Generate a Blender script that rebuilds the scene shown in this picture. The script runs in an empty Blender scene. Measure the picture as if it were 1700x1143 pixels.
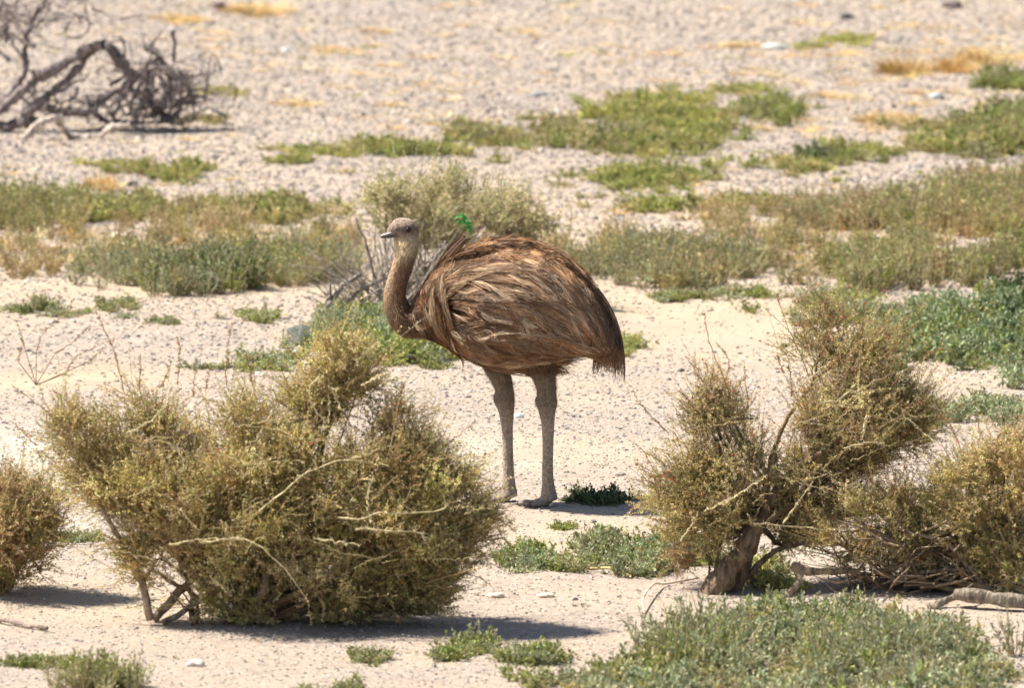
import bpy, math
import numpy as np
from mathutils import Matrix, Vector

RNG = np.random.default_rng(7)
C = bpy.context.scene.collection
SC = bpy.context.scene

# ------------------------------------------------------------------ camera
F, W0, H0 = 18000.0, 1700.0, 1143.0
DIST, DEP = 40.0, math.radians(7.5)
PITCH = DEP - (838 - H0 / 2) / F
CAMZ, CAMY = DIST * math.sin(DEP), -DIST * math.cos(DEP)
cam = bpy.data.cameras.new('camera')
camo = bpy.data.objects.new('camera', cam)
C.objects.link(camo)
cam.sensor_width = 22.3
cam.lens = 22.3 * F / W0
cam.clip_start, cam.clip_end = 1.0, 5000.0
camo.location = (0, CAMY, CAMZ)
camo.rotation_euler = (math.pi / 2 - PITCH, 0, 0)
cam.dof.use_dof = True
cam.dof.focus_distance = DIST
cam.dof.aperture_fstop = 3.7
SC.camera = camo

# ------------------------------------------------------------------ light
SUN = Vector((-0.57, 0.12, 0.77)).normalized()
el = math.asin(SUN.z)
rot = math.atan2(SUN.x, SUN.y)
wd = bpy.data.worlds.new('World')
SC.world = wd
wd.use_nodes = True
nt = wd.node_tree
nt.nodes.clear()
sky = nt.nodes.new('ShaderNodeTexSky')
sky.sky_type = 'NISHITA'
sky.sun_disc = False
sky.sun_elevation = el
sky.sun_rotation = rot
bg = nt.nodes.new('ShaderNodeBackground')
bg.inputs[1].default_value = 0.066
wo = nt.nodes.new('ShaderNodeOutputWorld')
nt.links.new(sky.outputs[0], bg.inputs[0])
nt.links.new(bg.outputs[0], wo.inputs[0])
sl = bpy.data.lights.new('sun', 'SUN')
sl.energy = 5.0
sl.angle = math.radians(0.55)
sl.color = (1.0, 0.93, 0.82)
so = bpy.data.objects.new('sun', sl)
C.objects.link(so)
so.rotation_euler = SUN.to_track_quat('Z', 'Y').to_euler()
vs = SC.view_settings
vs.view_transform = 'Standard'
vs.look = 'None'
vs.exposure = 1.0
vs.gamma = 1
SC.cycles.max_bounces = 6
SC.cycles.diffuse_bounces = 3
SC.cycles.transmission_bounces = 3

# ------------------------------------------------------------------ projection helpers
cp, sp = math.cos(PITCH), math.sin(PITCH)


def ray(px, py):
    px = np.asarray(px, float); py = np.asarray(py, float)
    u = (px - W0 / 2) / F
    v = -(py - H0 / 2) / F
    return np.stack([u, cp + v * sp, -sp + v * cp], -1)


def gh(x, y):
    """ground height"""
    return (0.014 * np.sin(x * 1.3 + 0.6 * y) + 0.012 * np.sin(y * 0.9 - x * 0.5 + 1.0)
            + 0.006 * np.sin(x * 4.1 + 1.3) * np.cos(y * 3.3) + 0.004 * np.sin(x * 9.1 - y * 7.0)
            ) * (1 - np.exp(-((x - 0.07) ** 2 + y ** 2) / 0.3)) * np.exp(-(x * x + y * y) / 3000.0)


def gp(px, py, dz=0.0):
    """point of the ground seen at a pixel"""
    r = ray(px, py)
    z = np.zeros(r.shape[:-1])
    for _ in range(6):
        t = (z + dz - CAMZ) / r[..., 2]
        p = np.stack([r[..., 0] * t, CAMY + r[..., 1] * t, z + dz], -1)
        z = gh(p[..., 0], p[..., 1])
    p[..., 2] = z
    return p


def at(px, py, Y):
    """point at a pixel on the vertical plane y = Y"""
    r = ray(px, py)
    t = (np.asarray(Y, float) - CAMY) / r[..., 1]
    return np.stack([r[..., 0] * t, CAMY + r[..., 1] * t, CAMZ + r[..., 2] * t], -1)


def nrm(v):
    return v / np.maximum(np.linalg.norm(v, axis=-1, keepdims=True), 1e-9)


# ------------------------------------------------------------------ mesh builder
class MB:
    def __init__(s):
        s.V = []; s.Q = []; s.T = []; s.col = []; s.n = 0; s.qs = []; s.ts = []

    def add(s, V, Q=None, T=None, col=(0.5, 0.5, 0.5), smooth=False):
        V = np.asarray(V, float).reshape(-1, 3)
        c = np.broadcast_to(np.asarray(col, float), (len(V), 3)) if np.ndim(col) == 1 else np.asarray(col).reshape(-1, 3)
        if Q is not None and len(Q):
            s.Q.append(np.asarray(Q) + s.n); s.qs.append(np.full(len(Q), smooth))
        if T is not None and len(T):
            s.T.append(np.asarray(T) + s.n); s.ts.append(np.full(len(T), smooth))
        s.V.append(V); s.col.append(c); s.n += len(V)

    def build(s, name, mat, parent=None, origin=None):
        V = np.concatenate(s.V).astype(np.float32)
        if origin is not None:
            V = V - np.asarray(origin, np.float32)
        col = np.concatenate(s.col).astype(np.float32)
        Q = np.concatenate(s.Q) if s.Q else np.zeros((0, 4), int)
        T = np.concatenate(s.T) if s.T else np.zeros((0, 3), int)
        sm = np.concatenate((s.qs + s.ts))
        me = bpy.data.meshes.new(name)
        me.vertices.add(len(V)); me.vertices.foreach_set('co', V.ravel())
        nl = Q.size + T.size
        me.loops.add(nl)
        me.loops.foreach_set('vertex_index', np.concatenate([Q.ravel(), T.ravel()]).astype(np.int32))
        me.polygons.add(len(Q) + len(T))
        ls = np.concatenate([np.arange(len(Q)) * 4, Q.size + np.arange(len(T)) * 3]).astype(np.int32)
        me.polygons.foreach_set('loop_start', ls)
        me.polygons.foreach_set('use_smooth', sm)
        a = me.color_attributes.new('tint', 'FLOAT_COLOR', 'POINT')
        a.data.foreach_set('color', np.concatenate([col, np.ones((len(col), 1), np.float32)], 1).ravel())
        me.update(calc_edges=True)
        me.materials.append(mat)
        o = bpy.data.objects.new(name, me)
        C.objects.link(o)
        if parent is not None:
            o.parent = parent
        elif origin is not None:
            o.location = origin
        return o


def tubes(mb, P, R, K=3, col=(0.3, 0.3, 0.3), smooth=True, rnd=0.25, cap=False, ridge=0.0):
    P = np.asarray(P, float); R = np.asarray(R, float)
    if P.ndim == 2:
        P = P[None]; R = R[None]
    N, S, _ = P.shape
    R = np.broadcast_to(R, (N, S))
    T = nrm(np.gradient(P, axis=1))
    ref = np.where(np.abs(T[:, :1, 2:3]) > 0.8, np.array([0, 1.0, 0]), np.array([0, 0, 1.0]))
    A = nrm(np.cross(T, ref)); B = np.cross(T, A)
    th = np.arange(K) * 2 * math.pi / K
    RR = np.broadcast_to(R[:, :, None], (N, S, K))
    if ridge:
        sv = np.arange(S)[None, :, None]; a0 = RNG.uniform(0, 6, 3)
        RR = RR * (1 + ridge * (np.sin(3 * th + a0[0] + sv * .12) + .7 * np.sin(5 * th + a0[1] - sv * .15) + .5 * np.sin(9 * th + a0[2] + sv * .2)) + .04 * RNG.normal(size=(N, S, K)))
    ring = P[:, :, None] + RR[..., None] * (A[:, :, None] * np.cos(th)[:, None] + B[:, :, None] * np.sin(th)[:, None])
    V = ring.reshape(-1, 3)
    i = np.arange(N)[:, None, None] * S * K; j = np.arange(S - 1)[None, :, None] * K; k = np.arange(K)[None, None]
    k2 = (k + 1) % K
    Q = np.stack([i + j + k, i + j + k2, i + j + K + k2, i + j + K + k], -1).reshape(-1, 4)
    col = np.asarray(col, float)
    if col.ndim == 1:
        col = np.broadcast_to(col, (N, 3))
    f = 1 + rnd * (RNG.random((N, 1)) * 2 - 1)
    cc = np.repeat(col * f, S * K, 0)
    Tt = None
    if cap:
        Tt = [[n * S * K + a, n * S * K + b, n * S * K + c] for n in range(N) for a, b, c in [(0, q + 1, q) for q in range(1, K - 1)]]
        Tt += [[n * S * K + (S - 1) * K + a, n * S * K + (S - 1) * K + b, n * S * K + (S - 1) * K + c] for n in range(N) for a, b, c in [(0, q, q + 1) for q in range(1, K - 1)]]
    mb.add(V, Q, Tt, cc, smooth)


def leaves(mb, P, D, L, Wd, col, rnd=0.3, fold=0.25):
    N = len(P)
    D = nrm(D)
    S = nrm(np.cross(D, RNG.normal(size=(N, 3))))
    U = np.cross(S, D)
    L = np.broadcast_to(L, (N,))[:, None]; Wd = np.broadcast_to(Wd, (N,))[:, None]
    m = P + D * L * 0.5 + U * Wd * fold
    V = np.stack([P, m + S * Wd / 2, P + D * L, m - S * Wd / 2], 1)
    col = np.asarray(col, float)
    if col.ndim == 1:
        col = np.broadcast_to(col, (N, 3))
    c = col * (1 + rnd * (RNG.random((N, 1)) * 2 - 1)) * (1 + 0.08 * RNG.normal(size=(N, 3)))
    mb.add(V.reshape(-1, 3), np.arange(N * 4).reshape(-1, 4), None, np.repeat(np.clip(c, 0.005, 0.95), 4, 0), False)


def curve(pts, S):
    """smooth resample of a polyline (Catmull-Rom)"""
    pts = np.asarray(pts, float)
    n = len(pts)
    ext = np.concatenate([[2 * pts[0] - pts[1]], pts, [2 * pts[-1] - pts[-2]]])
    u = np.linspace(0, n - 1 - 1e-6, S); i = u.astype(int); f = (u - i)[:, None]
    p0, p1, p2, p3 = ext[i], ext[i + 1], ext[i + 2], ext[i + 3]
    return 0.5 * (2 * p1 + (p2 - p0) * f + (2 * p0 - 5 * p1 + 4 * p2 - p3) * f ** 2 + (3 * p1 - p0 - 3 * p2 + p3) * f ** 3)


def rj(n, a):
    k = max(3, n // 3)
    return 1 + a * np.interp(np.linspace(0, 1, n), np.linspace(0, 1, k), RNG.uniform(-1, 1, k))


# ------------------------------------------------------------------ materials
def mat_tint(name, rough=0.8, transl=0.0, noise=30.0, namt=0.25, bump=0.0, bscale=80.0, spec=0.2, stretch=None):
    m = bpy.data.materials.new(name); m.use_nodes = True
    n = m.node_tree; n.nodes.clear(); L = n.links
    out = n.nodes.new('ShaderNodeOutputMaterial')
    at_ = n.nodes.new('ShaderNodeAttribute'); at_.attribute_name = 'tint'
    tc = n.nodes.new('ShaderNodeTexCoord')
    mp = n.nodes.new('ShaderNodeMapping')
    if stretch: mp.inputs['Scale'].default_value = stretch
    L.new(tc.outputs['Object'], mp.inputs[0])
    no = n.nodes.new('ShaderNodeTexNoise'); no.inputs['Scale'].default_value = noise; no.inputs['Detail'].default_value = 4
    L.new(mp.outputs[0], no.inputs['Vector'])
    mr = n.nodes.new('ShaderNodeMapRange'); mr.inputs[1].default_value = 0.3; mr.inputs[2].default_value = 0.7
    mr.inputs[3].default_value = 1 - namt; mr.inputs[4].default_value = 1 + namt
    L.new(no.outputs[0], mr.inputs[0])
    mul = n.nodes.new('ShaderNodeVectorMath'); mul.operation = 'SCALE'
    L.new(at_.outputs['Color'], mul.inputs[0]); L.new(mr.outputs[0], mul.inputs['Scale'])
    p = n.nodes.new('ShaderNodeBsdfPrincipled')
    p.inputs['Roughness'].default_value = rough
    p.inputs['Specular IOR Level'].default_value = spec
    L.new(mul.outputs[0], p.inputs['Base Color'])
    if bump:
        b2 = n.nodes.new('ShaderNodeTexNoise'); b2.inputs['Scale'].default_value = bscale; b2.inputs['Detail'].default_value = 5
        L.new(mp.outputs[0], b2.inputs['Vector'])
        bp = n.nodes.new('ShaderNodeBump'); bp.inputs['Strength'].default_value = bump; bp.inputs['Distance'].default_value = 0.01
        L.new(b2.outputs[0], bp.inputs['Height']); L.new(bp.outputs[0], p.inputs['Normal'])
    if transl:
        t = n.nodes.new('ShaderNodeBsdfTranslucent'); L.new(mul.outputs[0], t.inputs[0])
        mx = n.nodes.new('ShaderNodeMixShader'); mx.inputs[0].default_value = transl
        L.new(p.outputs[0], mx.inputs[1]); L.new(t.outputs[0], mx.inputs[2]); L.new(mx.outputs[0], out.inputs[0])
    else:
        L.new(p.outputs[0], out.inputs[0])
    return m


M_LEAF = mat_tint('leaf_surface', 0.55, 0.24, 12, 0.2, spec=0.3)
M_TWIG = mat_tint('twig_bark', 0.85, 0, 40, 0.35, 0.5, 120)
M_BARK = mat_tint('weathered_bark', 0.9, 0, 60, 0.6, 1.0, 110, stretch=(1, 1, .22))
M_STRAW = mat_tint('dry_straw', 0.7, 0.25, 20, 0.2)
M_STONE = mat_tint('pebble_stone', 0.85, 0, 60, 0.22, 0.3, 150)
M_FEATH = mat_tint('feather_barbs', 0.6, 0.16, 60, 0.25, spec=0.3)
M_SKIN = mat_tint('rhea_skin', 0.75, 0, 110, 0.38, 1.0, 190)
M_HORN = mat_tint('beak_horn', 0.4, 0, 40, 0.12, 0.1, 80, spec=0.5)
M_EYE = mat_tint('eye_surface', 0.35, 0, 40, 0.1, spec=0.3)
M_BERRY = mat_tint('berry_skin', 0.4, 0, 40, 0.1, spec=0.5)


def mat_ground():
    m = bpy.data.materials.new('gravelly_soil'); m.use_nodes = True
    n = m.node_tree; L = n.links; n.nodes.clear()
    out = n.nodes.new('ShaderNodeOutputMaterial'); p = n.nodes.new('ShaderNodeBsdfPrincipled')
    p.inputs['Roughness'].default_value = 0.92; p.inputs['Specular IOR Level'].default_value = 0.15
    tc = n.nodes.new('ShaderNodeTexCoord')

    def noise(s, d=4, r=0.6):
        t = n.nodes.new('ShaderNodeTexNoise'); t.inputs['Scale'].default_value = s
        t.inputs['Detail'].default_value = d; t.inputs['Roughness'].default_value = r
        L.new(tc.outputs['Object'], t.inputs['Vector']); return t.outputs[0]

    def ramp(x, stops):
        r = n.nodes.new('ShaderNodeValToRGB'); L.new(x, r.inputs[0])
        e = r.color_ramp.elements
        e[0].position, e[0].color = stops[0][0], (*stops[0][1], 1)
        e[1].position, e[1].color = stops[-1][0], (*stops[-1][1], 1)
        for s_, c_ in stops[1:-1]:
            q = e.new(s_); q.color = (*c_, 1)
        return r.outputs[0]

    def mix(f, a, b, mode='MIX'):
        x = n.nodes.new('ShaderNodeMix'); x.data_type = 'RGBA'; x.blend_type = mode
        if isinstance(f, float): x.inputs[0].default_value = f
        else: L.new(f, x.inputs[0])
        L.new(a, x.inputs[6]); L.new(b, x.inputs[7]); return x.outputs[2]

    att = n.nodes.new('ShaderNodeAttribute'); att.attribute_name = 'tint'
    sp_ = n.nodes.new('ShaderNodeSeparateColor'); L.new(att.outputs['Color'], sp_.inputs[0])
    vo = n.nodes.new('ShaderNodeTexVoronoi'); vo.inputs['Scale'].default_value = 42
    L.new(tc.outputs['Object'], vo.inputs['Vector'])
    sv = n.nodes.new('ShaderNodeSeparateColor'); L.new(vo.outputs['Color'], sv.inputs[0])
    stones = ramp(sv.outputs[0], [(0.0, (0.24, 0.21, 0.20)), (0.3, (0.40, 0.34, 0.32)), (0.6, (0.54, 0.45, 0.41)), (1.0, (0.68, 0.60, 0.55))])
    fine = ramp(noise(140, 6, 0.8), [(0.35, (0.34, 0.28, 0.25)), (0.65, (0.68, 0.57, 0.49))])
    gravel = mix(0.55, stones, fine)
    sand = ramp(noise(120, 6, 0.8), [(0.35, (0.52, 0.41, 0.31)), (0.65, (0.74, 0.60, 0.46))])
    pale = ramp(noise(30, 5, 0.7), [(0.3, (0.66, 0.62, 0.52)), (0.7, (0.82, 0.78, 0.68))])
    big = ramp(noise(0.9, 5, 0.65), [(0.35, (0, 0, 0)), (0.62, (1, 1, 1))])
    a1 = n.nodes.new('ShaderNodeMath'); a1.operation = 'MULTIPLY_ADD'; a1.use_clamp = True
    L.new(big, a1.inputs[0]); a1.inputs[1].default_value = 0.55; L.new(sp_.outputs[0], a1.inputs[2])
    c = mix(a1.outputs[0], gravel, sand)
    nb = ramp(noise(9, 5, 0.7), [(0.35, (0.25, 0.25, 0.25)), (0.6, (1, 1, 1))])
    f2 = n.nodes.new('ShaderNodeMath'); f2.operation = 'MULTIPLY'; L.new(sp_.outputs[1], f2.inputs[0]); L.new(nb, f2.inputs[1])
    c = mix(f2.outputs[0], c, pale)
    strawc = ramp(noise(40, 5, 0.7), [(0.3, (0.42, 0.27, 0.11)), (0.7, (0.62, 0.43, 0.2))])
    f3 = n.nodes.new('ShaderNodeMath'); f3.operation = 'MULTIPLY'; L.new(sp_.outputs[2], f3.inputs[0]); L.new(nb, f3.inputs[1])
    c = mix(f3.outputs[0], c, strawc)
    dk = n.nodes.new('ShaderNodeMix'); dk.data_type = 'RGBA'; dk.blend_type = 'MULTIPLY'; dk.inputs[0].default_value = 1.0
    L.new(c, dk.inputs[6]); dk.inputs[7].default_value = (.79, .785, .75, 1)
    L.new(dk.outputs[2], p.inputs['Base Color'])
    bm = n.nodes.new('ShaderNodeMath'); bm.operation = 'MULTIPLY_ADD'
    L.new(vo.outputs['Distance'], bm.inputs[0]); bm.inputs[1].default_value = -0.3; L.new(noise(110, 4, 0.7), bm.inputs[2])
    bp = n.nodes.new('ShaderNodeBump'); bp.inputs['Strength'].default_value = 0.9; bp.inputs['Distance'].default_value = 0.008
    L.new(bm.outputs[0], bp.inputs['Height']); L.new(bp.outputs[0], p.inputs['Normal'])
    L.new(p.outputs[0], out.inputs[0])
    return m


def tag(o, label=None, cat=None, group=None, kind=None):
    if label: o['label'] = label
    if cat: o['category'] = cat
    if group: o['group'] = group
    if kind: o['kind'] = kind
    return o


def empty(name, loc):
    o = bpy.data.objects.new(name, None); C.objects.link(o); o.location = [float(v) for v in loc]; o.empty_display_size = 0.1
    return o


# ------------------------------------------------------------------ ground sheet
def grow(a, b, step, far, k=1.22):
    mid = list(np.arange(a, b + step / 2, step)); s = step; lo = a; out = []
    while lo > -far:
        s *= k; lo -= s; out.append(lo)
    hi = mid[-1]; s = step; o2 = []
    while hi < far:
        s *= k; hi += s; o2.append(hi)
    return np.array(out[::-1] + mid + o2)


gx = grow(-5, 5, 0.045, 1500); gy = grow(-13, 27, 0.06, 1500)
X, Y = np.meshgrid(gx, gy)
Z = gh(X, Y)


def pxof(X, Y):
    """photo coordinates of a ground point (used only to lay out the soil patches)"""
    dy = Y - CAMY; dz = -CAMZ
    zc = dy * cp - dz * sp
    zc = np.where(zc < 1, 1e9, zc)
    return W0 / 2 + F * X / zc, H0 / 2 - F * (dy * sp + dz * cp) / zc


PX, PY = pxof(X, Y)
col = np.zeros(X.shape + (3,))


def blob(ch, cx, cy, rx, ry, w):
    d = ((PX - cx) / rx) ** 2 + ((PY - cy) / ry) ** 2
    col[..., ch] = np.clip(col[..., ch] + w * np.exp(-d), 0, 1)


for b in [(100, 630, 190, 12, .9), (300, 480, 380, 22, .8), (1150, 500, 160, 20, .9), (1250, 560, 260, 50, .6), (1500, 625, 200, 25, .6),
          (900, 770, 200, 14, .5), (960, 745, 260, 10, .5), (150, 1000, 260, 30, .5), (500, 420, 900, 90, .35), (1400, 380, 600, 110, .4), (980, 640, 150, 20, .3),
          (1000, 890, 260, 30, .4), (1050, 1060, 200, 40, .25), (60, 520, 160, 30, .5)]:
    blob(0, *b)
for b in [(25, 735, 90, 38, 1.0), (110, 800, 120, 22, .7), (760, 750, 80, 14, .6), (840, 780, 60, 8, .5), (495, 590, 22, 26, .9), (1390, 905, 90, 25, .6), (150, 870, 70, 12, .5)]:
    blob(1, *b)
for b in [(300, 28, 35, 6, .8), (430, 18, 40, 12, .8), (1500, 108, 60, 14, .6), (1600, 100, 60, 18, .7), (1640, 90, 70, 14, .6), (1230, 75, 40, 5, .7), (560, 82, 40, 4, .6),
          (490, 172, 30, 5, .8), (1470, 190, 60, 10, .7), (1540, 160, 50, 8, .6), (1120, 210, 30, 12, .7), (640, 120, 30, 6, .5), (1680, 35, 30, 12, .8), (850, 330, 60, 10, .3),
          (200, 390, 160, 20, .45), (100, 400, 120, 15, .5), (480, 400, 120, 15, .5), (1370, 395, 120, 9, .7), (1500, 380, 120, 12, .4), (640, 215, 40, 10, .5), (750, 205, 50, 8, .5), (1400, 1080, 60, 20, .7), (1460, 1090, 60, 14, .6), (180, 610, 120, 12, .3)]:
    blob(2, *b)
nx, ny = len(gx), len(gy)
idx = np.arange(nx * ny).reshape(ny, nx)
Qg = np.stack([idx[:-1, :-1], idx[:-1, 1:], idx[1:, 1:], idx[1:, :-1]], -1).reshape(-1, 4)
mb = MB(); mb.add(np.stack([X, Y, Z], -1).reshape(-1, 3), Qg, None, col.reshape(-1, 3), True)
tag(mb.build('ground', mat_ground()), 'dry gravelly desert ground of pinkish pebbles and sand', None, None, 'structure')

# ------------------------------------------------------------------ gravel
ph = (1 + 5 ** .5) / 2
ICO = nrm(np.array([(-1, ph, 0), (1, ph, 0), (-1, -ph, 0), (1, -ph, 0), (0, -1, ph), (0, 1, ph), (0, -1, -ph), (0, 1, -ph), (ph, 0, -1), (ph, 0, 1), (-ph, 0, -1), (-ph, 0, 1)], float))
ICOF = np.array([(0, 11, 5), (0, 5, 1), (0, 1, 7), (0, 7, 10), (0, 10, 11), (1, 5, 9), (5, 11, 4), (11, 10, 2), (10, 7, 6), (7, 1, 8), (3, 9, 4), (3, 4, 2), (3, 2, 6), (3, 6, 8), (3, 8, 9), (4, 9, 5), (2, 4, 11), (6, 2, 10), (8, 6, 7), (9, 8, 1)])


def pebbles(mb, P, size, cols, flat=(0.45, 0.8)):
    N = len(P)
    V = ICO[None] * (1 + 0.22 * RNG.normal(size=(N, 12, 1)))
    sc = np.stack([size * RNG.uniform(.8, 1.3, N), size * RNG.uniform(.7, 1.1, N), size * RNG.uniform(*flat, N)], -1)
    V = V * sc[:, None]
    a = RNG.uniform(0, 2 * math.pi, N); c, s = np.cos(a)[:, None], np.sin(a)[:, None]
    V = np.stack([V[..., 0] * c - V[..., 1] * s, V[..., 0] * s + V[..., 1] * c, V[..., 2]], -1) + P[:, None]
    mb.add(V.reshape(-1, 3), None, (ICOF[None] + np.arange(N)[:, None, None] * 12).reshape(-1, 3), np.repeat(cols, 12, 0), False)


PAL = np.array([(.42, .37, .35), (.56, .48, .43), (.64, .55, .49), (.32, .29, .29), (.52, .41, .36), (.74, .67, .62), (.24, .22, .21), (.62, .49, .39)])
PW = np.array([.2, .2, .16, .12, .12, .08, .04, .08])
NP_ = 340000
gyy = RNG.uniform(-11.5, 25, NP_); half = (gyy - CAMY) * 0.0475 + 2.3
gxx = RNG.uniform(-1, 1, NP_) * half
px_, py_ = pxof(gxx, gyy)
sandy = np.exp(-((px_ - 1200) / 300) ** 2 - ((py_ - 540) / 60) ** 2) + np.exp(-((px_ - 100) / 200) ** 2 - ((py_ - 630) / 14) ** 2) + .8 * np.exp(-((px_ - 300) / 350) ** 2 - ((py_ - 485) / 18) ** 2)
keep = RNG.random(NP_) > np.clip(sandy, 0, .85)
gxx, gyy = gxx[keep], gyy[keep]
sz = np.exp(RNG.normal(-5.62, 0.36, len(gxx))) * (1 + np.clip(gyy, 0, 12) * 0.085)
sz = np.minimum(sz, 0.032)
cols = PAL[RNG.choice(8, len(gxx), p=PW)] * RNG.uniform(.56, .96, (len(gxx), 1)) * (1 - .10 * np.clip(gyy / 10, 0, 1))[:, None] * np.array([.98, 1.0, .98])
mb = MB(); pebbles(mb, np.stack([gxx, gyy, gh(gxx, gyy) + sz * 0.1], -1), sz, cols)
tag(mb.build('gravel', M_STONE), 'loose grey and pinkish gravel strewn over the ground', None, None, 'stuff')

STONES = [
    (745, 980, .036, (.85, .82, .78), 'white flat stone lying in the edge of the left bush\'s shadow', .35),
    (822, 992, .028, (.66, .58, .48), 'pale tan flat stone right of the white stone by the left bush', .35),
    (905, 992, .028, (.72, .62, .5), 'low tan stone on open ground under the green plants in the middle', .35),
    (325, 1107, .030, (.62, .55, .5), 'pinkish flat stone on the gravel below the left bush', .5),
    (861, 694, .020, (.86, .84, .78), 'small white stone on the ground between the bird\'s legs', .6),
    (955, 693, .012, (.14, .13, .13), 'small dark stone right of the bird\'s right knee', .5),
    (1283, 163, .0, None, '', 0),
    (1555, 164, .036, (.42, .44, .45), 'large grey stone with a dark underside at upper right', .6),
    (1287, 81, .07, (.55, .54, .53), 'long pale grey stone lying in the gravel near the top', .3),
    (1405, 31, .035, (.10, .09, .09), 'dark stone near the top edge, leftmost of the two dark stones', .6),
    (1580, 12, .05, (.22, .18, .17), 'brownish dark stone near the top right corner', .6),
    (362, 14, .038, (.20, .13, .12), 'dark reddish stone at the top beside the yellow grass', .7),
    (1302, 577, .014, (.06, .09, .05), 'small dark stone on bare sand left of the tall right bush', .8),
    (893, 160, .045, (.28, .29, .29), 'dark grey stone above the green strip in the upper middle', .4),
    (475, 86, .020, (.85, .84, .82), 'white rounded stone in the upper left gravel', .8),
    (203, 398, .045, (.62, .55, .53), 'pale stone with dark side inside the left scrub band', .5),
    (395, 343, .045, (.82, .76, .72), 'white stone beside the round green tuft in the left band', .5),
    (215, 308, .035, (.13, .14, .15), 'black stone between the yellow tuft and the left scrub band', .5),
    (1150, 655, .02, (.3, .27, .26), 'flat grey stone on the sand left of the tall right bush', .35),
    (1030, 790, .018, (.26, .24, .22), 'flat dark stone right of the bird\'s foot', .35),
]
for q in STONES:
    if not q[3]: continue
    p = gp(q[0], q[1])
    mb = MB()
    # subdivided pebble
    V = ICO.copy(); T = ICOF.copy()
    for _ in range(2):
        em = {}; nv = list(V); nT = []
        for t in T:
            mids = []
            for a, b in ((t[0], t[1]), (t[1], t[2]), (t[2], t[0])):
                k = (min(a, b), max(a, b))
                if k not in em:
                    em[k] = len(nv); nv.append(nrm((nv[a] + nv[b]) / 2))
                mids.append(em[k])
            nT += [(t[0], mids[0], mids[2]), (t[1], mids[1], mids[0]), (t[2], mids[2], mids[1]), tuple(mids)]
        V = np.array(nv); T = np.array(nT)
    ph_ = RNG.uniform(0, 6, 3)
    V = V * (1 + .13 * np.sin(V[:, :1] * 3 + ph_[0]) * np.cos(V[:, 1:2] * 2.5 + ph_[1]) + .07 * np.sin(V[:, 2:] * 6 + V[:, :1] * 5 + ph_[2]) + .025 * RNG.normal(size=(len(V), 1)))
    V = V * np.array([q[2] * 1.15, q[2] * .8, q[2] * q[5]])
    mb.add(V + p + np.array([0, 0, q[2] * q[5] * .5]), None, T, q[3], True)
    tag(mb.build('stone', M_STONE, None, p), q[4], 'stone')

# ------------------------------------------------------------------ low plants
GREEN = (.34, .38, .11); GREY_GREEN = (.42, .45, .27); BLUE_GREEN = (.34, .41, .22); LIME = (.52, .51, .15); OLIVE = (.52, .46, .20)
BROWN = (.52, .38, .20); STRAWC = (.80, .64, .38); ORANGE = (.80, .56, .25); DKGREEN = (.13, .18, .07); DULL = (.44, .42, .22)


def clump(kind):
    """prototype clump, about 1 unit wide: V, Q, T, kindmask (0 stem 1 leaf), rnd"""
    m = MB()
    if kind == 'leafy':
        n = 16; th = RNG.uniform(0, 2 * math.pi, n); tilt = RNG.uniform(.25, 1.4, n); ln = RNG.uniform(.3, .62, n); S = 5
    elif kind == 'upright':
        n = 15; th = RNG.uniform(0, 2 * math.pi, n); tilt = RNG.uniform(0.0, .85, n); ln = RNG.uniform(.45, 1.0, n); S = 5
    elif kind == 'mat':
        n = 18; th = RNG.uniform(0, 2 * math.pi, n); tilt = RNG.uniform(.9, 1.5, n); ln = RNG.uniform(.25, .6, n); S = 5
    else:
        n = 46; th = RNG.uniform(0, 2 * math.pi, n); tilt = np.abs(RNG.normal(0.9, .35, n)); ln = RNG.uniform(.3, .8, n); S = 4
    r0 = RNG.uniform(0, .22, n)
    base = np.stack([r0 * np.cos(th + RNG.normal(0, 1, n)), r0 * np.sin(th), np.zeros(n)], -1)
    s = np.linspace(0, 1, S)[None, :]
    bend = RNG.uniform(-.5, .3, (n, 1)) if kind != 'straw' else RNG.uniform(.1, .7, (n, 1))
    ang = tilt[:, None] + bend * s
    st = (ln / (S - 1))[:, None]
    dx = np.sin(ang) * np.cos(th)[:, None] * st; dy = np.sin(ang) * np.sin(th)[:, None] * st; dz = np.cos(ang) * st
    P = base[:, None] + np.stack([np.cumsum(dx, 1) - dx[:, :1], np.cumsum(dy, 1) - dy[:, :1], np.cumsum(dz, 1) - dz[:, :1]], -1)
    P[..., 2] = np.maximum(P[..., 2], 0.01)
    P += RNG.normal(0, .012, P.shape) * (s[..., None] > 0)
    if kind == 'straw':
        tubes(m, P, np.array([.017, .015, .011, .003])[None], 3, (1, 1, 1), False, .3)
        return m
    tubes(m, P, np.linspace(.012, .005, S)[None], 3, (2, 2, 2), False, .2)
    k = {'leafy': 13, 'upright': 13, 'mat': 13}[kind]
    t = RNG.uniform(.12, 1, (n, k)) * (S - 1); i = np.minimum(t.astype(int), S - 2); f = (t - i)[..., None]
    ii = np.arange(n)[:, None]
    LP = (P[ii, i] * (1 - f) + P[ii, i + 1] * f).reshape(-1, 3)
    T = (P[ii, i + 1] - P[ii, i]).reshape(-1, 3)
    N = len(LP)
    if kind == 'upright':
        D = nrm(T) * .8 + RNG.normal(0, .5, (N, 3)); L_ = RNG.uniform(.07, .16, N); Wd = L_ * .38
    else:
        D = nrm(T) * .35 + RNG.normal(0, .8, (N, 3)) + np.array([0, 0, .3]); L_ = RNG.uniform(.07, .15, N); Wd = L_ * .62
    leaves(m, LP, D, L_, Wd, (1, 1, 1), .4)
    return m


PROTO = {}
for kd in ('leafy', 'upright', 'mat', 'straw'):
    PROTO[kd] = []
    for _ in range(6):
        m = clump(kd)
        PROTO[kd].append((np.concatenate(m.V), np.concatenate(m.Q), np.concatenate(m.col)))


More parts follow.
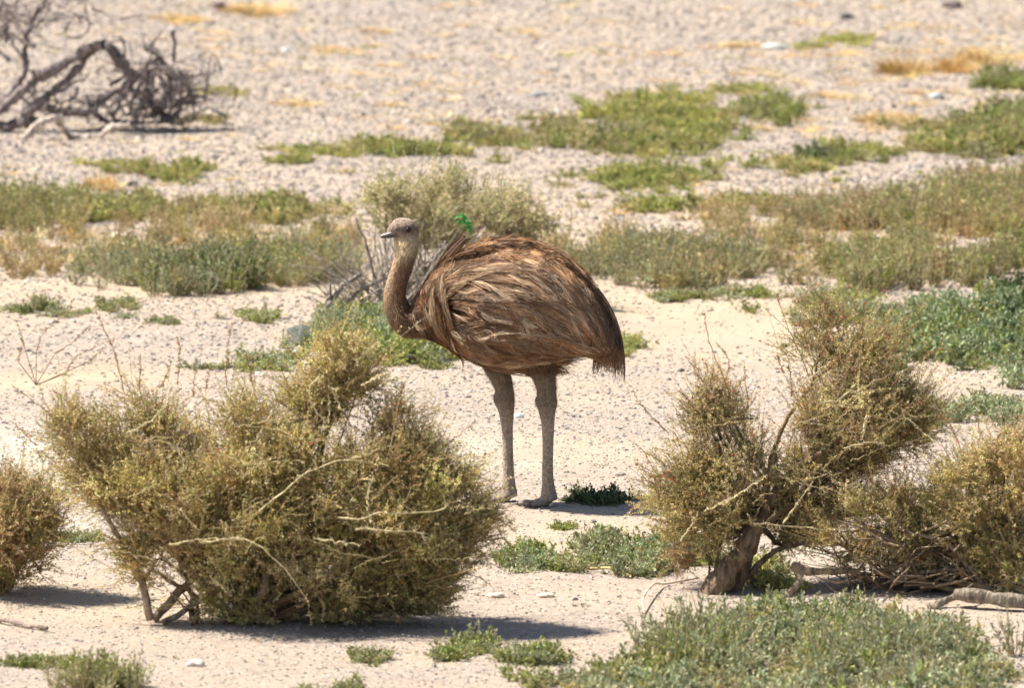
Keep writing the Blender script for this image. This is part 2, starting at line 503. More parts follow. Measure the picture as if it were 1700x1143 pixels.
def scatter(mb, kind, P, size, cols, zs=1.0):
    n = len(P)
    w = RNG.integers(0, 6, n)
    stemc = np.array([.48, .38, .22])
    for k in range(6):
        s = np.where(w == k)[0]
        if not len(s): continue
        V, Q, cc = PROTO[kind][k]
        a = RNG.uniform(0, 2 * math.pi, len(s)); c, sn = np.cos(a)[:, None], np.sin(a)[:, None]
        VV = np.stack([V[:, 0] * c - V[:, 1] * sn, V[:, 0] * sn + V[:, 1] * c, np.broadcast_to(V[:, 2] * zs, (len(s), len(V)))], -1)
        VV = VV * size[s][:, None, None] + P[s][:, None]
        isstem = cc[:, :1] > 1.55
        col = np.where(isstem[None], stemc * cc[None] * .5, cols[s][:, None] * cc[None])
        mb.add(VV.reshape(-1, 3), (Q[None] + (np.arange(len(s)) * len(V))[:, None, None]).reshape(-1, 4), None, np.clip(col, .005, .95).reshape(-1, 3))


def sample_poly(poly, n):
    poly = np.asarray(poly, float)
    lo, hi = poly.min(0), poly.max(0); out = []
    while len(out) < n:
        p = lo + RNG.random((n * 2, 2)) * (hi - lo)
        ins = np.zeros(len(p), bool)
        for i in range(len(poly)):
            a, b = poly[i], poly[i - 1]
            cnd = ((a[1] > p[:, 1]) != (b[1] > p[:, 1])) & (p[:, 0] < (b[0] - a[0]) * (p[:, 1] - a[1]) / (b[1] - a[1] + 1e-9) + a[0])
            ins ^= cnd
        out += list(p[ins])
    return np.array(out[:n])


def sample_ell(cx, cy, rx, ry, n):
    a = RNG.uniform(0, 2 * math.pi, n); r = np.sqrt(RNG.random(n))
    r = r * (1 + .18 * np.sin(a * 3 + cx) + .12 * np.sin(a * 7 + cy)) * np.exp(RNG.normal(0, .30, n))
    return np.stack([cx + rx * r * np.cos(a), cy + ry * r * np.sin(a)], -1)


GAPS = [(490, 372, 90, 12), (205, 385, 60, 14), (1400, 394, 130, 8), (1230, 425, 60, 12), (1000, 385, 80, 10), (1120, 375, 120, 8), (1550, 470, 50, 6), (60, 405, 60, 7), (330, 420, 50, 6), (1620, 412, 70, 7), (1330, 440, 50, 8),
        (1090, 410, 40, 8), (440, 425, 50, 5), (1480, 345, 60, 8), (100, 350, 40, 6), (950, 440, 30, 8), (1180, 465, 30, 6)]


def cover(mb, pts, kind, size, pal, zs=1.0, thin=0.0):
    if thin:
        kp = np.ones(len(pts), bool)
        for gx_, gy_, ga, gb in GAPS:
            kp &= ~((((pts[:, 0] - gx_) / ga) ** 2 + ((pts[:, 1] - gy_) / gb) ** 2 < 1) & (RNG.random(len(pts)) < .9))
        pts = pts[kp]
    P = gp(pts[:, 0], pts[:, 1])
    if thin:
        f = np.sin(P[:, 0] * 7.1 + 1.7 * np.sin(P[:, 1] * 1.9)) * np.sin(P[:, 1] * 2.6 + 2.1 * np.sin(P[:, 0] * 3.7)) + .35 * RNG.normal(size=len(P))
        P = P[f > -thin]
    P[:, 2] -= .004
    n = len(P)
    pal = np.array([c[:3] for c in pal]); cols = pal[RNG.integers(0, len(pal), n)] * RNG.uniform(.75, 1.25, (n, 1))
    scatter(mb, kind, P, size * RNG.uniform(.6, 1.3, n), cols, zs)


def patch(name, label, cat, parts, mat=None, kind=None, group=None):
    mb = MB(); cs = []
    for ell_, n, kd, size, pal, zs in parts:
        pts = sample_ell(*ell_, n) if len(ell_) == 4 and not hasattr(ell_[0], '__len__') else sample_poly(ell_, n)
        cs.append(pts.mean(0))
        cover(mb, pts, kd, size, pal, zs, .55 if n > 60 else 0)
    c = np.mean(cs, 0)
    return tag(mb.build(name, mat or M_LEAF, None, gp(c[0], c[1])), label, cat, group, kind)


# scrub bands: nobody could count these sprigs
mb = MB()
cover(mb, sample_poly([(-60, 345), (560, 350), (590, 400), (590, 478), (450, 478), (330, 492), (200, 490), (110, 468), (-60, 466)], 330), 'upright', .13, [OLIVE, BROWN, DULL, OLIVE, STRAWC], 1, -.05)
cover(mb, sample_poly([(120, 430), (590, 430), (590, 478), (450, 480), (340, 495), (190, 492), (110, 470)], 320), 'upright', .13, [DULL, GREEN, GREY_GREEN], 1, .2)
cover(mb, sample_poly([(230, 445), (430, 445), (430, 485), (260, 494)], 110), 'upright', .14, [GREEN, GREY_GREEN, DKGREEN])
cover(mb, sample_poly([(-60, 340), (130, 335), (140, 385), (-60, 390)], 150), 'upright', .13, [DULL, GREEN, OLIVE])
cover(mb, sample_poly([(90, 345), (260, 340), (290, 365), (120, 372)], 110), 'leafy', .13, [GREEN, LIME, OLIVE])
cover(mb, sample_poly([(-60, 325), (560, 335), (560, 360), (-60, 350)], 70), 'leafy', .12, [GREEN, LIME, OLIVE], 1, .2)
cover(mb, sample_poly([(-60, 380), (590, 380), (590, 440), (-60, 440)], 210), 'straw', .13, [STRAWC, ORANGE, BROWN, STRAWC], .6, .5)
tag(mb.build('scrub_cover', M_LEAF), 'band of low olive and straw coloured scrub across the left middle distance', None, None, 'stuff')
mb = MB()
cover(mb, sample_poly([(900, 400), (1010, 380), (1240, 350), (1420, 330), (1760, 300), (1760, 470), (1600, 480), (1390, 480), (1240, 470), (1130, 490), (1000, 475), (900, 450)], 520), 'upright', .135, [OLIVE, BROWN, DULL, OLIVE, STRAWC], 1, -.05)
cover(mb, sample_poly([(940, 430), (1130, 420), (1270, 440), (1260, 472), (1140, 488), (1000, 472), (920, 456)], 250), 'upright', .14, [DULL, GREY_GREEN, OLIVE], 1, .25)
cover(mb, sample_poly([(1340, 425), (1760, 400), (1760, 470), (1600, 478), (1440, 488), (1380, 470)], 320), 'upright', .14, [DULL, GREEN, OLIVE], 1, .25)
cover(mb, sample_poly([(1560, 330), (1760, 300), (1760, 400), (1600, 395), (1420, 380)], 270), 'upright', .15, [DULL, GREEN, OLIVE, BROWN], 1, .25)
cover(mb, sample_poly([(1300, 360), (1500, 340), (1480, 385), (1300, 385)], 110), 'upright', .12, [BROWN, DULL])
cover(mb, sample_poly([(900, 300), (1760, 250), (1760, 360), (1000, 370)], 190), 'leafy', .10, [OLIVE, LIME, DULL], .7, -.1)
cover(mb, sample_poly([(1000, 350), (1760, 310), (1760, 430), (1000, 440)], 220), 'straw', .13, [STRAWC, ORANGE, BROWN], .6, .4)
tag(mb.build('scrub_cover', M_LEAF), 'band of low brown-green scrub stretching behind the bird to the right edge', None, None, 'stuff')
# tiny dry grass and green specks over the far gravel
mb = MB()
cover(mb, sample_poly([(-40, -30), (1740, -30), (1740, 330), (-40, 330)], 420), 'straw', .12, [STRAWC, ORANGE], .35, .1)
cover(mb, sample_poly([(1250, 80), (1760, 60), (1760, 240), (1250, 250)], 140), 'straw', .13, [STRAWC, ORANGE, STRAWC], .4, .2)
cover(mb, sample_poly([(-40, -30), (1740, -30), (1740, 330), (-40, 330)], 110), 'mat', .09, [LIME, OLIVE], .5, .1)
cover(mb, sample_poly([(-40, 500), (1740, 500), (1740, 1160), (-40, 1160)], 60), 'mat', .05, [DULL, DKGREEN, BROWN], .5, .0)
cover(mb, sample_poly([(200, -30), (1740, -30), (1740, 240), (400, 200)], 420), 'straw', .15, [ORANGE, STRAWC, (.80, .55, .25)], .3, -.35)
tag(mb.build('ground_litter', M_STRAW), 'scattered dry grass wisps and tiny green specks between the stones', None, None, 'stuff')

G_FAR = [LIME, OLIVE, GREEN]; G_MID = [GREEN, GREY_GREEN, DULL]; G_NEAR = [GREY_GREEN, GREY_GREEN, (.50, .50, .30), GREEN]
patch('low_plants', 'long bright green strip of low plants behind the bird in the upper middle', 'ground plants',
      [((1060, 190, 90, 22), 120, 'leafy', .14, G_FAR, 1), ((1130, 200, 90, 20), 90, 'leafy', .13, G_FAR, 1), ((980, 230, 130, 22), 150, 'leafy', .13, [OLIVE, DULL, GREEN], 1), ((1080, 250, 110, 16), 90, 'leafy', .13, G_FAR, .9), ((1160, 225, 50, 12), 40, 'leafy', .12, G_FAR, 1)], kind='stuff')
patch('low_plants', 'narrow green strip of low plants just left of the big upper middle strip', 'ground plants',
      [((740, 248, 105, 14), 100, 'leafy', .13, G_FAR, .9), ((800, 228, 45, 10), 35, 'leafy', .13, [DULL, OLIVE], 1), ((665, 258, 25, 6), 15, 'leafy', .12, [GREEN], .9)])
patch('low_plants', 'small dense green cushion of plants above the right scrub band', 'ground plants', [((1285, 185, 55, 12), 55, 'leafy', .14, [GREEN, DULL], 1)])
patch('low_plants', 'faint thin green plants on gravel above the dense cushion on the right', 'ground plants', [((1240, 150, 50, 6), 16, 'mat', .13, G_FAR, .8)])
patch('low_plants', 'green strip of low plants on gravel behind the hump of the bird\'s back', 'ground plants', [((1085, 295, 95, 15), 85, 'leafy', .13, G_FAR, .9), ((1050, 305, 50, 8), 30, 'leafy', .12, [GREEN], .9)])
patch('low_plants', 'short flat green patch between two gravel strips right of the bird\'s back', 'ground plants', [((1100, 345, 60, 8), 35, 'mat', .14, G_FAR, .9), ((1250, 335, 45, 6), 18, 'mat', .13, G_FAR, .8)])
patch('low_plants', 'big green mound of low plants at the upper right edge of the photo', 'ground plants',
      [((1660, 235, 90, 22), 150, 'leafy', .16, [GREEN, DULL, OLIVE], 1.1), ((1690, 210, 60, 18), 60, 'leafy', .17, [GREEN, DULL], 1.1)], kind='stuff')
patch('low_plants', 'straggling green plants leading left from the upper right mound', 'ground plants',
      [((1500, 250, 100, 12), 70, 'leafy', .13, G_FAR, .9), ((1400, 262, 50, 9), 30, 'leafy', .12, [GREEN, DULL], .9), ((1530, 215, 60, 10), 25, 'leafy', .11, [OLIVE, DULL], .9)])
patch('low_plants', 'green tuft of plants at the right edge above the upper right mound', 'ground plants', [((1670, 143, 45, 9), 40, 'leafy', .14, [GREEN, DULL], 1)])
patch('low_plants', 'small green and dark patch on gravel between the bird and the upper right mound', 'ground plants', [((1330, 278, 55, 8), 40, 'leafy', .12, G_FAR, .8), ((1352, 262, 22, 4), 10, 'leafy', .12, [DKGREEN], .9)])
patch('low_plants', 'thin lime strip of plants near the top right of the gravel', 'ground plants', [((1400, 68, 45, 4), 16, 'mat', .14, [LIME], .7), ((1335, 78, 22, 3), 8, 'mat', .12, [LIME], .7)])
patch('low_plants', 'oval bright green cushion on gravel below the dead branches', 'ground plants', [((280, 287, 62, 11), 75, 'leafy', .12, G_FAR, .9)])
patch('low_plants', 'thin green smear left of the oval cushion below the dead branches', 'ground plants', [((180, 274, 40, 4), 14, 'mat', .11, [OLIVE, LIME], .8)])
patch('low_plants', 'thin green strip on gravel midway between dead branches and the bird\'s head', 'ground plants', [((530, 252, 70, 8), 34, 'mat', .13, G_FAR, .8), ((490, 268, 40, 4), 10, 'mat', .12, G_FAR, .8)])
patch('low_plants', 'thin green plants just right of the dead branches', 'ground plants', [((375, 155, 35, 5), 14, 'mat', .13, [LIME, OLIVE], .8), ((345, 198, 24, 7), 10, 'mat', .12, [OLIVE], .8)])
patch('low_plants', 'rounded green tuft at the top of the left scrub band', 'ground plants', [((460, 356, 52, 12), 60, 'leafy', .15, [GREEN, OLIVE], 1)])
patch('low_plants', 'grey-green plants on bare sand under the left scrub band, leftmost pair', 'ground plants', [((70, 513, 28, 7), 16, 'leafy', .10, G_MID, 1), ((20, 514, 22, 4), 7, 'mat', .1, G_MID, .8), ((110, 524, 28, 4), 8, 'mat', .09, G_MID, .8)])
patch('low_plants', 'two small grey-green sprigs on sand below the left scrub band', 'ground plants', [((185, 515, 14, 5), 7, 'leafy', .10, G_MID, 1), ((213, 510, 12, 7), 6, 'leafy', .10, G_MID, 1)])
patch('low_plants', 'little flat green sprig on sand above the left bush\'s tall shoots', 'ground plants', [((265, 535, 30, 4), 9, 'mat', .10, G_MID, .8)])
patch('low_plants', 'grey-green tuft on sand left of the pale bleached stone', 'ground plants', [((430, 530, 32, 7), 18, 'leafy', .10, G_MID, .9)])
patch('low_plants', 'green plants creeping behind the top of the left bush', 'ground plants', [((440, 608, 48, 9), 32, 'leafy', .11, G_MID, .9), ((330, 612, 25, 3), 6, 'mat', .1, G_MID, .8)])
patch('low_plants', 'lush green plants under the grey twiggy bush left of the bird\'s breast', 'ground plants',
      [((590, 555, 70, 30), 150, 'leafy', .13, [BLUE_GREEN, GREEN, GREY_GREEN], 1.1), ((660, 590, 80, 17), 110, 'leafy', .13, [LIME, GREEN, BLUE_GREEN], 1), ((715, 598, 35, 10), 30, 'leafy', .11, [GREEN, GREY_GREEN], .9)], kind='stuff')
patch('low_plants', 'small light green plant on the ground behind the bird\'s tail', 'ground plants', [((1045, 578, 20, 14), 14, 'leafy', .09, [LIME, GREEN], .8)])
patch('low_plants', 'little grey-green plants trailing under the right scrub band', 'ground plants', [((1120, 495, 60, 8), 28, 'leafy', .09, G_MID, .8), ((1240, 492, 50, 7), 20, 'leafy', .10, G_MID, .9)])
patch('low_plants', 'large blue-green bed of leafy plants at the right edge behind the right bush', 'ground plants',
      [((1640, 570, 120, 40), 330, 'leafy', .16, [BLUE_GREEN, BLUE_GREEN, GREEN], 1.15), ((1550, 545, 80, 34), 150, 'leafy', .14, [BLUE_GREEN, GREY_GREEN, GREEN], 1), ((1690, 530, 40, 40), 70, 'leafy', .18, [BLUE_GREEN, DKGREEN], 1.2)], kind='stuff')
patch('low_plants', 'lime green plants behind the top of the right bush', 'ground plants', [((1400, 520, 65, 20), 80, 'leafy', .13, [LIME, GREEN, GREY_GREEN], 1), ((1480, 560, 40, 20), 30, 'leafy', .12, G_MID, 1)])
patch('low_plants', 'dull green plants on gravel right of the right bush', 'ground plants', [((1640, 690, 85, 17), 95, 'leafy', .12, [DULL, GREY_GREEN, BLUE_GREEN], 1)])
patch('low_plants', 'dark green tuft standing on the ground beside the bird\'s right foot', 'ground plants', [((1002, 834, 30, 5), 26, 'leafy', .085, [DKGREEN, (.06, .12, .05)], 1), ((958, 832, 18, 4), 10, 'leafy', .065, [DKGREEN], .9), ((962, 824, 6, 4), 4, 'leafy', .07, [DKGREEN], 1.1)])
patch('low_plants', 'tiny green sprig between the bird\'s shadow and the middle plants', 'ground plants', [((935, 876, 26, 5), 12, 'mat', .07, [GREEN, DULL], .9)])
patch('low_plants', 'bright grey-green plants on open ground in front of the bird, left clump', 'ground plants', [((875, 930, 60, 14), 75, 'leafy', .10, [GREEN, GREY_GREEN, BLUE_GREEN], 1.0), ((940, 945, 50, 8), 25, 'leafy', .09, G_MID, .9)])
patch('low_plants', 'taller grey-green plants left of the thick bare trunk', 'ground plants', [((1070, 930, 90, 22), 150, 'leafy', .12, [GREEN, GREY_GREEN, BLUE_GREEN], 1.1), ((1000, 920, 30, 18), 30, 'leafy', .12, G_MID, 1.2)], kind='stuff')
patch('low_plants', 'green plants growing around the foot of the thick bare trunk', 'ground plants', [((1275, 965, 30, 18), 26, 'leafy', .11, [LIME, GREY_GREEN], 1.1)])
patch('low_plants', 'large grey-green mass of leafy plants filling the bottom right foreground', 'ground plants',
      [([(960, 1170), (1010, 1125), (1070, 1088), (1180, 1055), (1330, 1025), (1460, 1035), (1600, 1060), (1640, 1110), (1660, 1210), (960, 1210)], 820, 'leafy', .135, G_NEAR + [OLIVE], 1.15),
       ((1330, 1040, 110, 14), 46, 'leafy', .13, G_NEAR, 1.2), ((1160, 1100, 90, 26), 40, 'upright', .15, G_NEAR, 1.1), ((1480, 1110, 120, 26), 60, 'upright', .15, G_NEAR, 1.1)], kind='stuff')
patch('low_plants', 'thin flat green strip at the left edge of the bottom foreground', 'ground plants', [((55, 1104, 75, 5), 34, 'mat', .09, G_MID, .9)])
patch('low_plants', 'pointed green plants cut by the bottom edge at left', 'ground plants', [((180, 1146, 55, 10), 28, 'upright', .12, [GREEN, DULL], 1)])
patch('low_plants', 'little feathery green plant alone on gravel below the left bush', 'ground plants', [((605, 1098, 32, 8), 16, 'leafy', .09, G_MID, 1)])
patch('low_plants', 'pair of green tufts on gravel below the left bush\'s shadow', 'ground plants', [((758, 1092, 30, 7), 18, 'leafy', .10, [GREEN, GREY_GREEN], 1.1), ((800, 1080, 14, 6), 8, 'leafy', .10, [GREEN, GREY_GREEN], 1.1)])
patch('low_plants', 'green tuft just left of the big bottom right mass of plants', 'ground plants', [((892, 1098, 30, 8), 20, 'leafy', .11, [GREEN, GREY_GREEN], 1.1), ((845, 1088, 20, 4), 6, 'mat', .08, G_MID, 1)])
patch('low_plants', 'sparse green sprigs at the bottom edge left of the big plant mass', 'ground plants', [((915, 1140, 40, 10), 12, 'leafy', .10, G_MID, 1), ((560, 1150, 60, 6), 10, 'leafy', .08, G_MID, 1)])
patch('low_plants', 'flat green sprigs on pale gravel beside the far left bush', 'ground plants', [((128, 897, 42, 5), 16, 'mat', .09, G_MID, .9)])
patch('low_plants', 'thin sprigs on gravel right of the big bottom right plant mass', 'ground plants', [((1670, 1125, 40, 14), 12, 'leafy', .10, G_MID, 1)])

# dry yellow grass tufts
for (cx, cy, rx, ry, n, sz_, zs, lab) in [
    (1500, 122, 26, 5, 26, .15, 1.0, 'rounded orange-yellow dry grass tuft on the upper right gravel'),
    (1588, 118, 18, 5, 18, .15, 1.0, 'orange dry grass tuft right of the rounded one at upper right'),
    (1625, 104, 18, 4, 16, .15, 1.0, 'golden dry grass tuft at the right end of the upper right row'),
    (1682, 98, 24, 4, 12, .14, .4, 'flat golden dry grass at the right edge'),
    (1465, 200, 36, 8, 22, .15, .5, 'pale yellow dry grass patch above the upper right green plants'),
    (430, 20, 42, 9, 34, .17, .5, 'orange dry grass tuft near the top edge left of the middle'),
    (303, 33, 34, 5, 26, .15, .4, 'flat orange dry grass tuft right of the dead branches at the top'),
    (560, 84, 42, 4, 14, .13, .3, 'thin line of yellow dry grass on the upper gravel'),
    (490, 174, 30, 4, 16, .13, .3, 'flat yellow dry grass patch right of the dead branches'),
    (1232, 75, 38, 4, 18, .13, .3, 'flat yellow dry grass patch beside the long pale stone'),
    (175, 312, 16, 6, 18, .12, .9, 'small upright tan grass tuft above the left scrub band'),
    (1395, 1080, 50, 18, 30, .16, .6, 'orange-brown dead leaves inside the bottom right plants')]:
    patch('dry_grass_tuft', lab, 'grass tuft', [((cx, cy, rx, ry), n, 'straw', sz_, [ORANGE, STRAWC, (.66, .46, .2)], zs)], M_STRAW)


# ------------------------------------------------------------------ bushes
def bush_parts(root, base, blobs, leafc, density=1.0, leafL=(.007, .014), leafW=.36, twigc=(.30, .22, .13), tufts=1.0, berries=60, seedoff=0, branch_r=.014, leaf_per=22, up=.35):
    """blobs: (px, py, rx_px, ry_px, depth_offset_m, weight)"""
    fol, br, be = MB(), MB(), MB()
    base = np.asarray(base, float)
    for (bx, by, rx, ry, dz, wgt) in blobs:
        Yd = base[1] + dz
        c = at(bx, by, Yd); ppm = F / (Yd - CAMY)
        R = np.array([rx / ppm, max(rx, ry) * 1.0 / ppm, ry / ppm])
        # limb from base to blob
        mid = base * .5 + c * .5 + RNG.normal(0, .04, 3) + np.array([0, 0, -.03])
        limb = curve([base, mid, c + np.array([0, 0, -R[2] * .2])], 10)
        limb[1:-1] += RNG.normal(0, .006, (8, 3))
        lb = MB(); tubes(lb, limb, np.linspace(branch_r, branch_r * .35, 10), 6, twigc); lb.build('limb', M_TWIG, root, root.location)
        # secondary branches
        ns = int(14 * wgt)
        d = nrm(RNG.normal(size=(ns, 3))); q = c + d * R * RNG.uniform(.4, .9, (ns, 1))
        for k in range(ns):
            s0 = limb[RNG.integers(3, 10)]
            pl = curve([s0, (s0 + q[k]) / 2 + RNG.normal(0, .025, 3), q[k]], 7)
            tubes(br, pl, np.linspace(branch_r * .35, .0018, 7), 4, twigc)
        # tufts of shoots
        nt_ = max(4, int(52 * wgt * tufts))
        d = nrm(RNG.normal(size=(nt_, 3))); rr = RNG.uniform(.25, .98, (nt_, 1)) ** .6
        q = c + d * R * rr * .9
        ncl = max(3, nt_ // 5)
        pick = RNG.integers(0, ncl, nt_)
        q = q[pick] + RNG.normal(0, 1, (nt_, 3)) * R * .24
        q[:, 2] = np.maximum(q[:, 2], .03)
        d = nrm((q - c) / R)
        ax = nrm(nrm(q - base) * .6 + d * .55 + np.array([0, 0, up]) + RNG.normal(0, .22, (nt_, 3)))
        per = int(20 * density)
        n = nt_ * per
        A = np.repeat(ax, per, 0)
        D = nrm(A + RNG.normal(0, .68, (n, 3)))
        P0 = np.repeat(q, per, 0) + RNG.normal(0, .022, (n, 3))
        Ls = (np.exp(RNG.normal(-2.6, .42, n)))[:, None] * (0.7 + .3 * np.minimum(1.0, R.mean() / .15))
        S = 4
        bend = RNG.normal(0, .5, (n, 3)) + np.array([0, 0, .15])
        s = np.linspace(0, 1, S)
        P = P0[:, None] + D[:, None] * Ls[:, None] * s[None, :, None] + bend[:, None] * Ls[:, None] * (s ** 2)[None, :, None] * .5
        P[..., 2] = np.maximum(P[..., 2], .015)
        tc = np.repeat(RNG.uniform(.65, 1.2, (nt_, 1)) * RNG.uniform(.8, 1.2, (ncl, 1))[pick], per, 0)
        tubes(fol, P, np.linspace(.0014, .0005, S)[None], 3, np.array(twigc)[None] * RNG.uniform(.9, 2.4, (n, 1)), False)
        k = leaf_per
        t = RNG.uniform(.05, 1, (n, k)) * (S - 1); i = np.minimum(t.astype(int), S - 2); f = (t - i)[..., None]; ii = np.arange(n)[:, None]
        LP = (P[ii, i] * (1 - f) + P[ii, i + 1] * f).reshape(-1, 3); T = nrm((P[ii, i + 1] - P[ii, i]).reshape(-1, 3))
        Dl = T * .45 + RNG.normal(0, .7, LP.shape)
        L_ = RNG.uniform(*leafL, len(LP))
        lc = np.array(leafc)[RNG.integers(0, len(leafc), nt_)]
        lcol = np.repeat(np.repeat(lc, per, 0) * tc, k, 0)
        leaves(fol, LP, Dl, L_, L_ * leafW, lcol, .35)
        nw = int(30 * wgt)
        dw = nrm(RNG.normal(size=(nw, 3)) + np.array([0, 0, .5])); q2 = c + dw * R * RNG.uniform(.6, .98, (nw, 1))
        Dw = nrm(dw * .7 + nrm(q2 - base) * .5 + np.array([0, 0, .35]) + RNG.normal(0, .3, (nw, 3))); Lw = np.exp(RNG.normal(-2.2, .38, (nw, 1)))
        S2 = 7; s2 = np.linspace(0, 1, S2); bw = RNG.normal(0, .25, (nw, 3))
        PW_ = q2[:, None] + Dw[:, None] * Lw[:, None] * s2[None, :, None] + bw[:, None] * Lw[:, None] * (s2 ** 2)[None, :, None] + RNG.normal(0, .0025, (nw, S2, 3))
        PW_[..., 2] = np.maximum(PW_[..., 2], .02)
        tubes(fol, PW_, np.linspace(.0019, .0007, S2)[None], 3, np.array([.46, .35, .2])[None] * RNG.uniform(.5, 1.5, (nw, 1)), False)
        kw = 34; tw_ = RNG.uniform(.1, 1, (nw, kw)) * (S2 - 1); iw = np.minimum(tw_.astype(int), S2 - 2); fw_ = (tw_ - iw)[..., None]; jj = np.arange(nw)[:, None]
        LPw = (PW_[jj, iw] * (1 - fw_) + PW_[jj, iw + 1] * fw_).reshape(-1, 3); Tw = nrm((PW_[jj, iw + 1] - PW_[jj, iw]).reshape(-1, 3))
        lw = RNG.uniform(.007, .013, len(LPw))
        leaves(fol, LPw, Tw * .5 + RNG.normal(0, .6, LPw.shape), lw, lw * .4, np.repeat(np.array(leafc)[RNG.integers(0, len(leafc), nw)], kw, 0), .35)
        nb = int(berries * wgt)
        if nb:
            bi = RNG.integers(0, n, nb)
            pebbles(fol, P[bi, -1], np.full(nb, .0035), np.array([(.55, .07, .02)]) * RNG.uniform(.6, 1.2, (nb, 1)), (.9, 1.1))
    off = np.asarray(root.location)
    fo = fol.build('foliage', M_LEAF, root, off)
    br.build('branches', M_TWIG, root, off)['kind'] = 'stuff'
    fo['kind'] = 'stuff'
    return fo


def shoots(mb, lines, Y, rad=.0030, col=(.66, .56, .32), thorn=34, tl=.018):
    """pale woody shoots with short side spines, each a polyline of pixels on the depth Y"""
    for ln in lines:
        pts = np.array(ln, float)
        yy = Y + RNG.uniform(-.03, .03) + np.linspace(0, RNG.uniform(-.06, .06), len(pts))
        P = curve(at(pts[:, 0], pts[:, 1], yy), 14)
        P[1:-1] += RNG.normal(0, .0025, (12, 3))
        tubes(mb, P, np.linspace(rad, rad * .4, 14), 5, col, True, .15)
        k = thorn
        i = RNG.integers(1, 13, k); f = RNG.random((k, 1))
        q = P[i] * f + P[i - 1] * (1 - f); T = nrm(P[i] - P[i - 1])
        D = nrm(T * .5 + RNG.normal(0, .8, (k, 3)))
        e = q + D * RNG.uniform(.4, 1.2, (k, 1)) * tl
        tubes(mb, np.stack([q, e], 1), np.array([[rad * .45, rad * .1]]), 3, col, False, .15)


def sprigs(mb, lines, Y, rad=.0016, col=(.30, .16, .09), leafcol=(.36, .30, .10), red=(.5, .09, .03)):
    for ln in lines:
        pts = np.array(ln, float)
        P = curve(at(pts[:, 0], pts[:, 1], Y + RNG.uniform(-.05, .05)), 16)
        P[1:-1] += RNG.normal(0, .002, (14, 3))
        tubes(mb, P, np.linspace(rad, rad * .4, 16), 4, col)
        k = int(len(pts) * 26)
        i = RNG.integers(1, 16, k); f = RNG.random((k, 1)); q = P[i] * f + P[i - 1] * (1 - f)
        D = nrm(nrm(P[i] - P[i - 1]) * .6 + RNG.normal(0, .7, (k, 3)))
        L_ = RNG.uniform(.006, .013, k)
        cc = np.where(RNG.random((k, 1)) < .25, np.array(red)[None], np.array(leafcol)[None])
        leaves(mb, q, D, L_, L_ * .4, cc, .3)


TAN = [(.72, .59, .25), (.82, .70, .34), (.56, .49, .17), (.84, .71, .40), (.60, .45, .20), (.44, .41, .14), (.76, .66, .27)]
TANG = [(.60, .52, .21), (.70, .58, .26), (.82, .68, .37), (.44, .41, .16), (.60, .43, .22)]
def each(fn, name, mat, root, lines, Y, *a):
    for l in lines:
        m = MB(); fn(m, [l], Y, *a); m.build(name, mat, root, root.location)


def stems(root, specs, name='trunk', mat=None):
    for P, R, K, c in specs:
        m = MB(); tubes(m, P, R, 28 if R[0] > .03 else K + 3, c, True, .12, True, .09 if R[0] > .015 else 0); m.build(name, mat or M_BARK, root, root.location)


# --- the big left bush
b0 = gp(400, 1035)
r_ = empty('spiny_bush', b0)
tag(r_, 'large wide tan-green spiny bush in front of the bird\'s left side with dark shaded base', 'bush')
bl = [(440, 850, 135, 95, 0, 1.5), (300, 800, 115, 85, 0, 1.1), (180, 775, 85, 65, .03, .8), (110, 715, 50, 30, .05, .2), (600, 800, 105, 80, 0, 1.2), (700, 850, 80, 70, 0, .9),
      (630, 890, 110, 75, 0, 1.1), (560, 955, 120, 60, .02, .8), (670, 970, 75, 50, .03, .5), (390, 935, 90, 55, 0, .6), (270, 880, 70, 55, 0, .6), (430, 750, 95, 42, .03, .6),
      (565, 640, 58, 48, .1, .75), (530, 665, 48, 38, .1, .5), (570, 600, 42, 24, .12, .22), (400, 700, 55, 28, .08, .2), (675, 750, 45, 42, .03, .4), (240, 720, 80, 36, .05, .35), (230, 830, 60, 50, 0, .4),
      (620, 1010, 110, 32, .04, .45), (470, 1000, 70, 28, .04, .2), (350, 870, 100, 65, -.04, .8), (745, 800, 38, 36, 0, .2), (770, 860, 36, 34, 0, .25), (330, 985, 75, 36, .03, .4), (250, 940, 45, 30, .0, .2), (390, 1015, 60, 22, -.02, .2), (430, 1012, 70, 22, .03, .15),
      (540, 1032, 110, 16, .03, .22), (690, 1012, 65, 28, .04, .28), (530, 880, 170, 105, .14, 1.3), (320, 850, 120, 80, .12, .8), (640, 940, 100, 70, .14, 1.0), (745, 920, 42, 42, .03, .3), (500, 760, 70, 40, .05, .4), (650, 700, 30, 26, .08, .12)]
bush_parts(r_, b0, bl, TAN, 1.0, twigc=(.24, .16, .09), berries=26)
each(shoots, 'pale_shoot', M_TWIG, r_, [[(330, 900), (410, 897), (470, 945), (510, 998)], [(280, 905), (340, 895), (405, 897)], [(560, 860), (600, 862), (640, 852), (735, 848), (735, 820)],
            [(430, 850), (520, 780), (600, 758)], [(530, 625), (512, 650), (530, 690), (540, 700)], [(545, 640), (570, 685)],
            [(620, 790), (610, 830), (615, 870)], [(520, 895), (560, 900), (600, 905)], [(350, 960), (385, 990)], [(590, 880), (690, 885), (710, 905)], [(60, 700), (110, 735)],
            [(600, 640), (640, 620)],
            [(210, 720), (260, 690), (300, 640)], [(440, 660), (480, 700)]], b0[1] - .30, .0034)
st = MB()
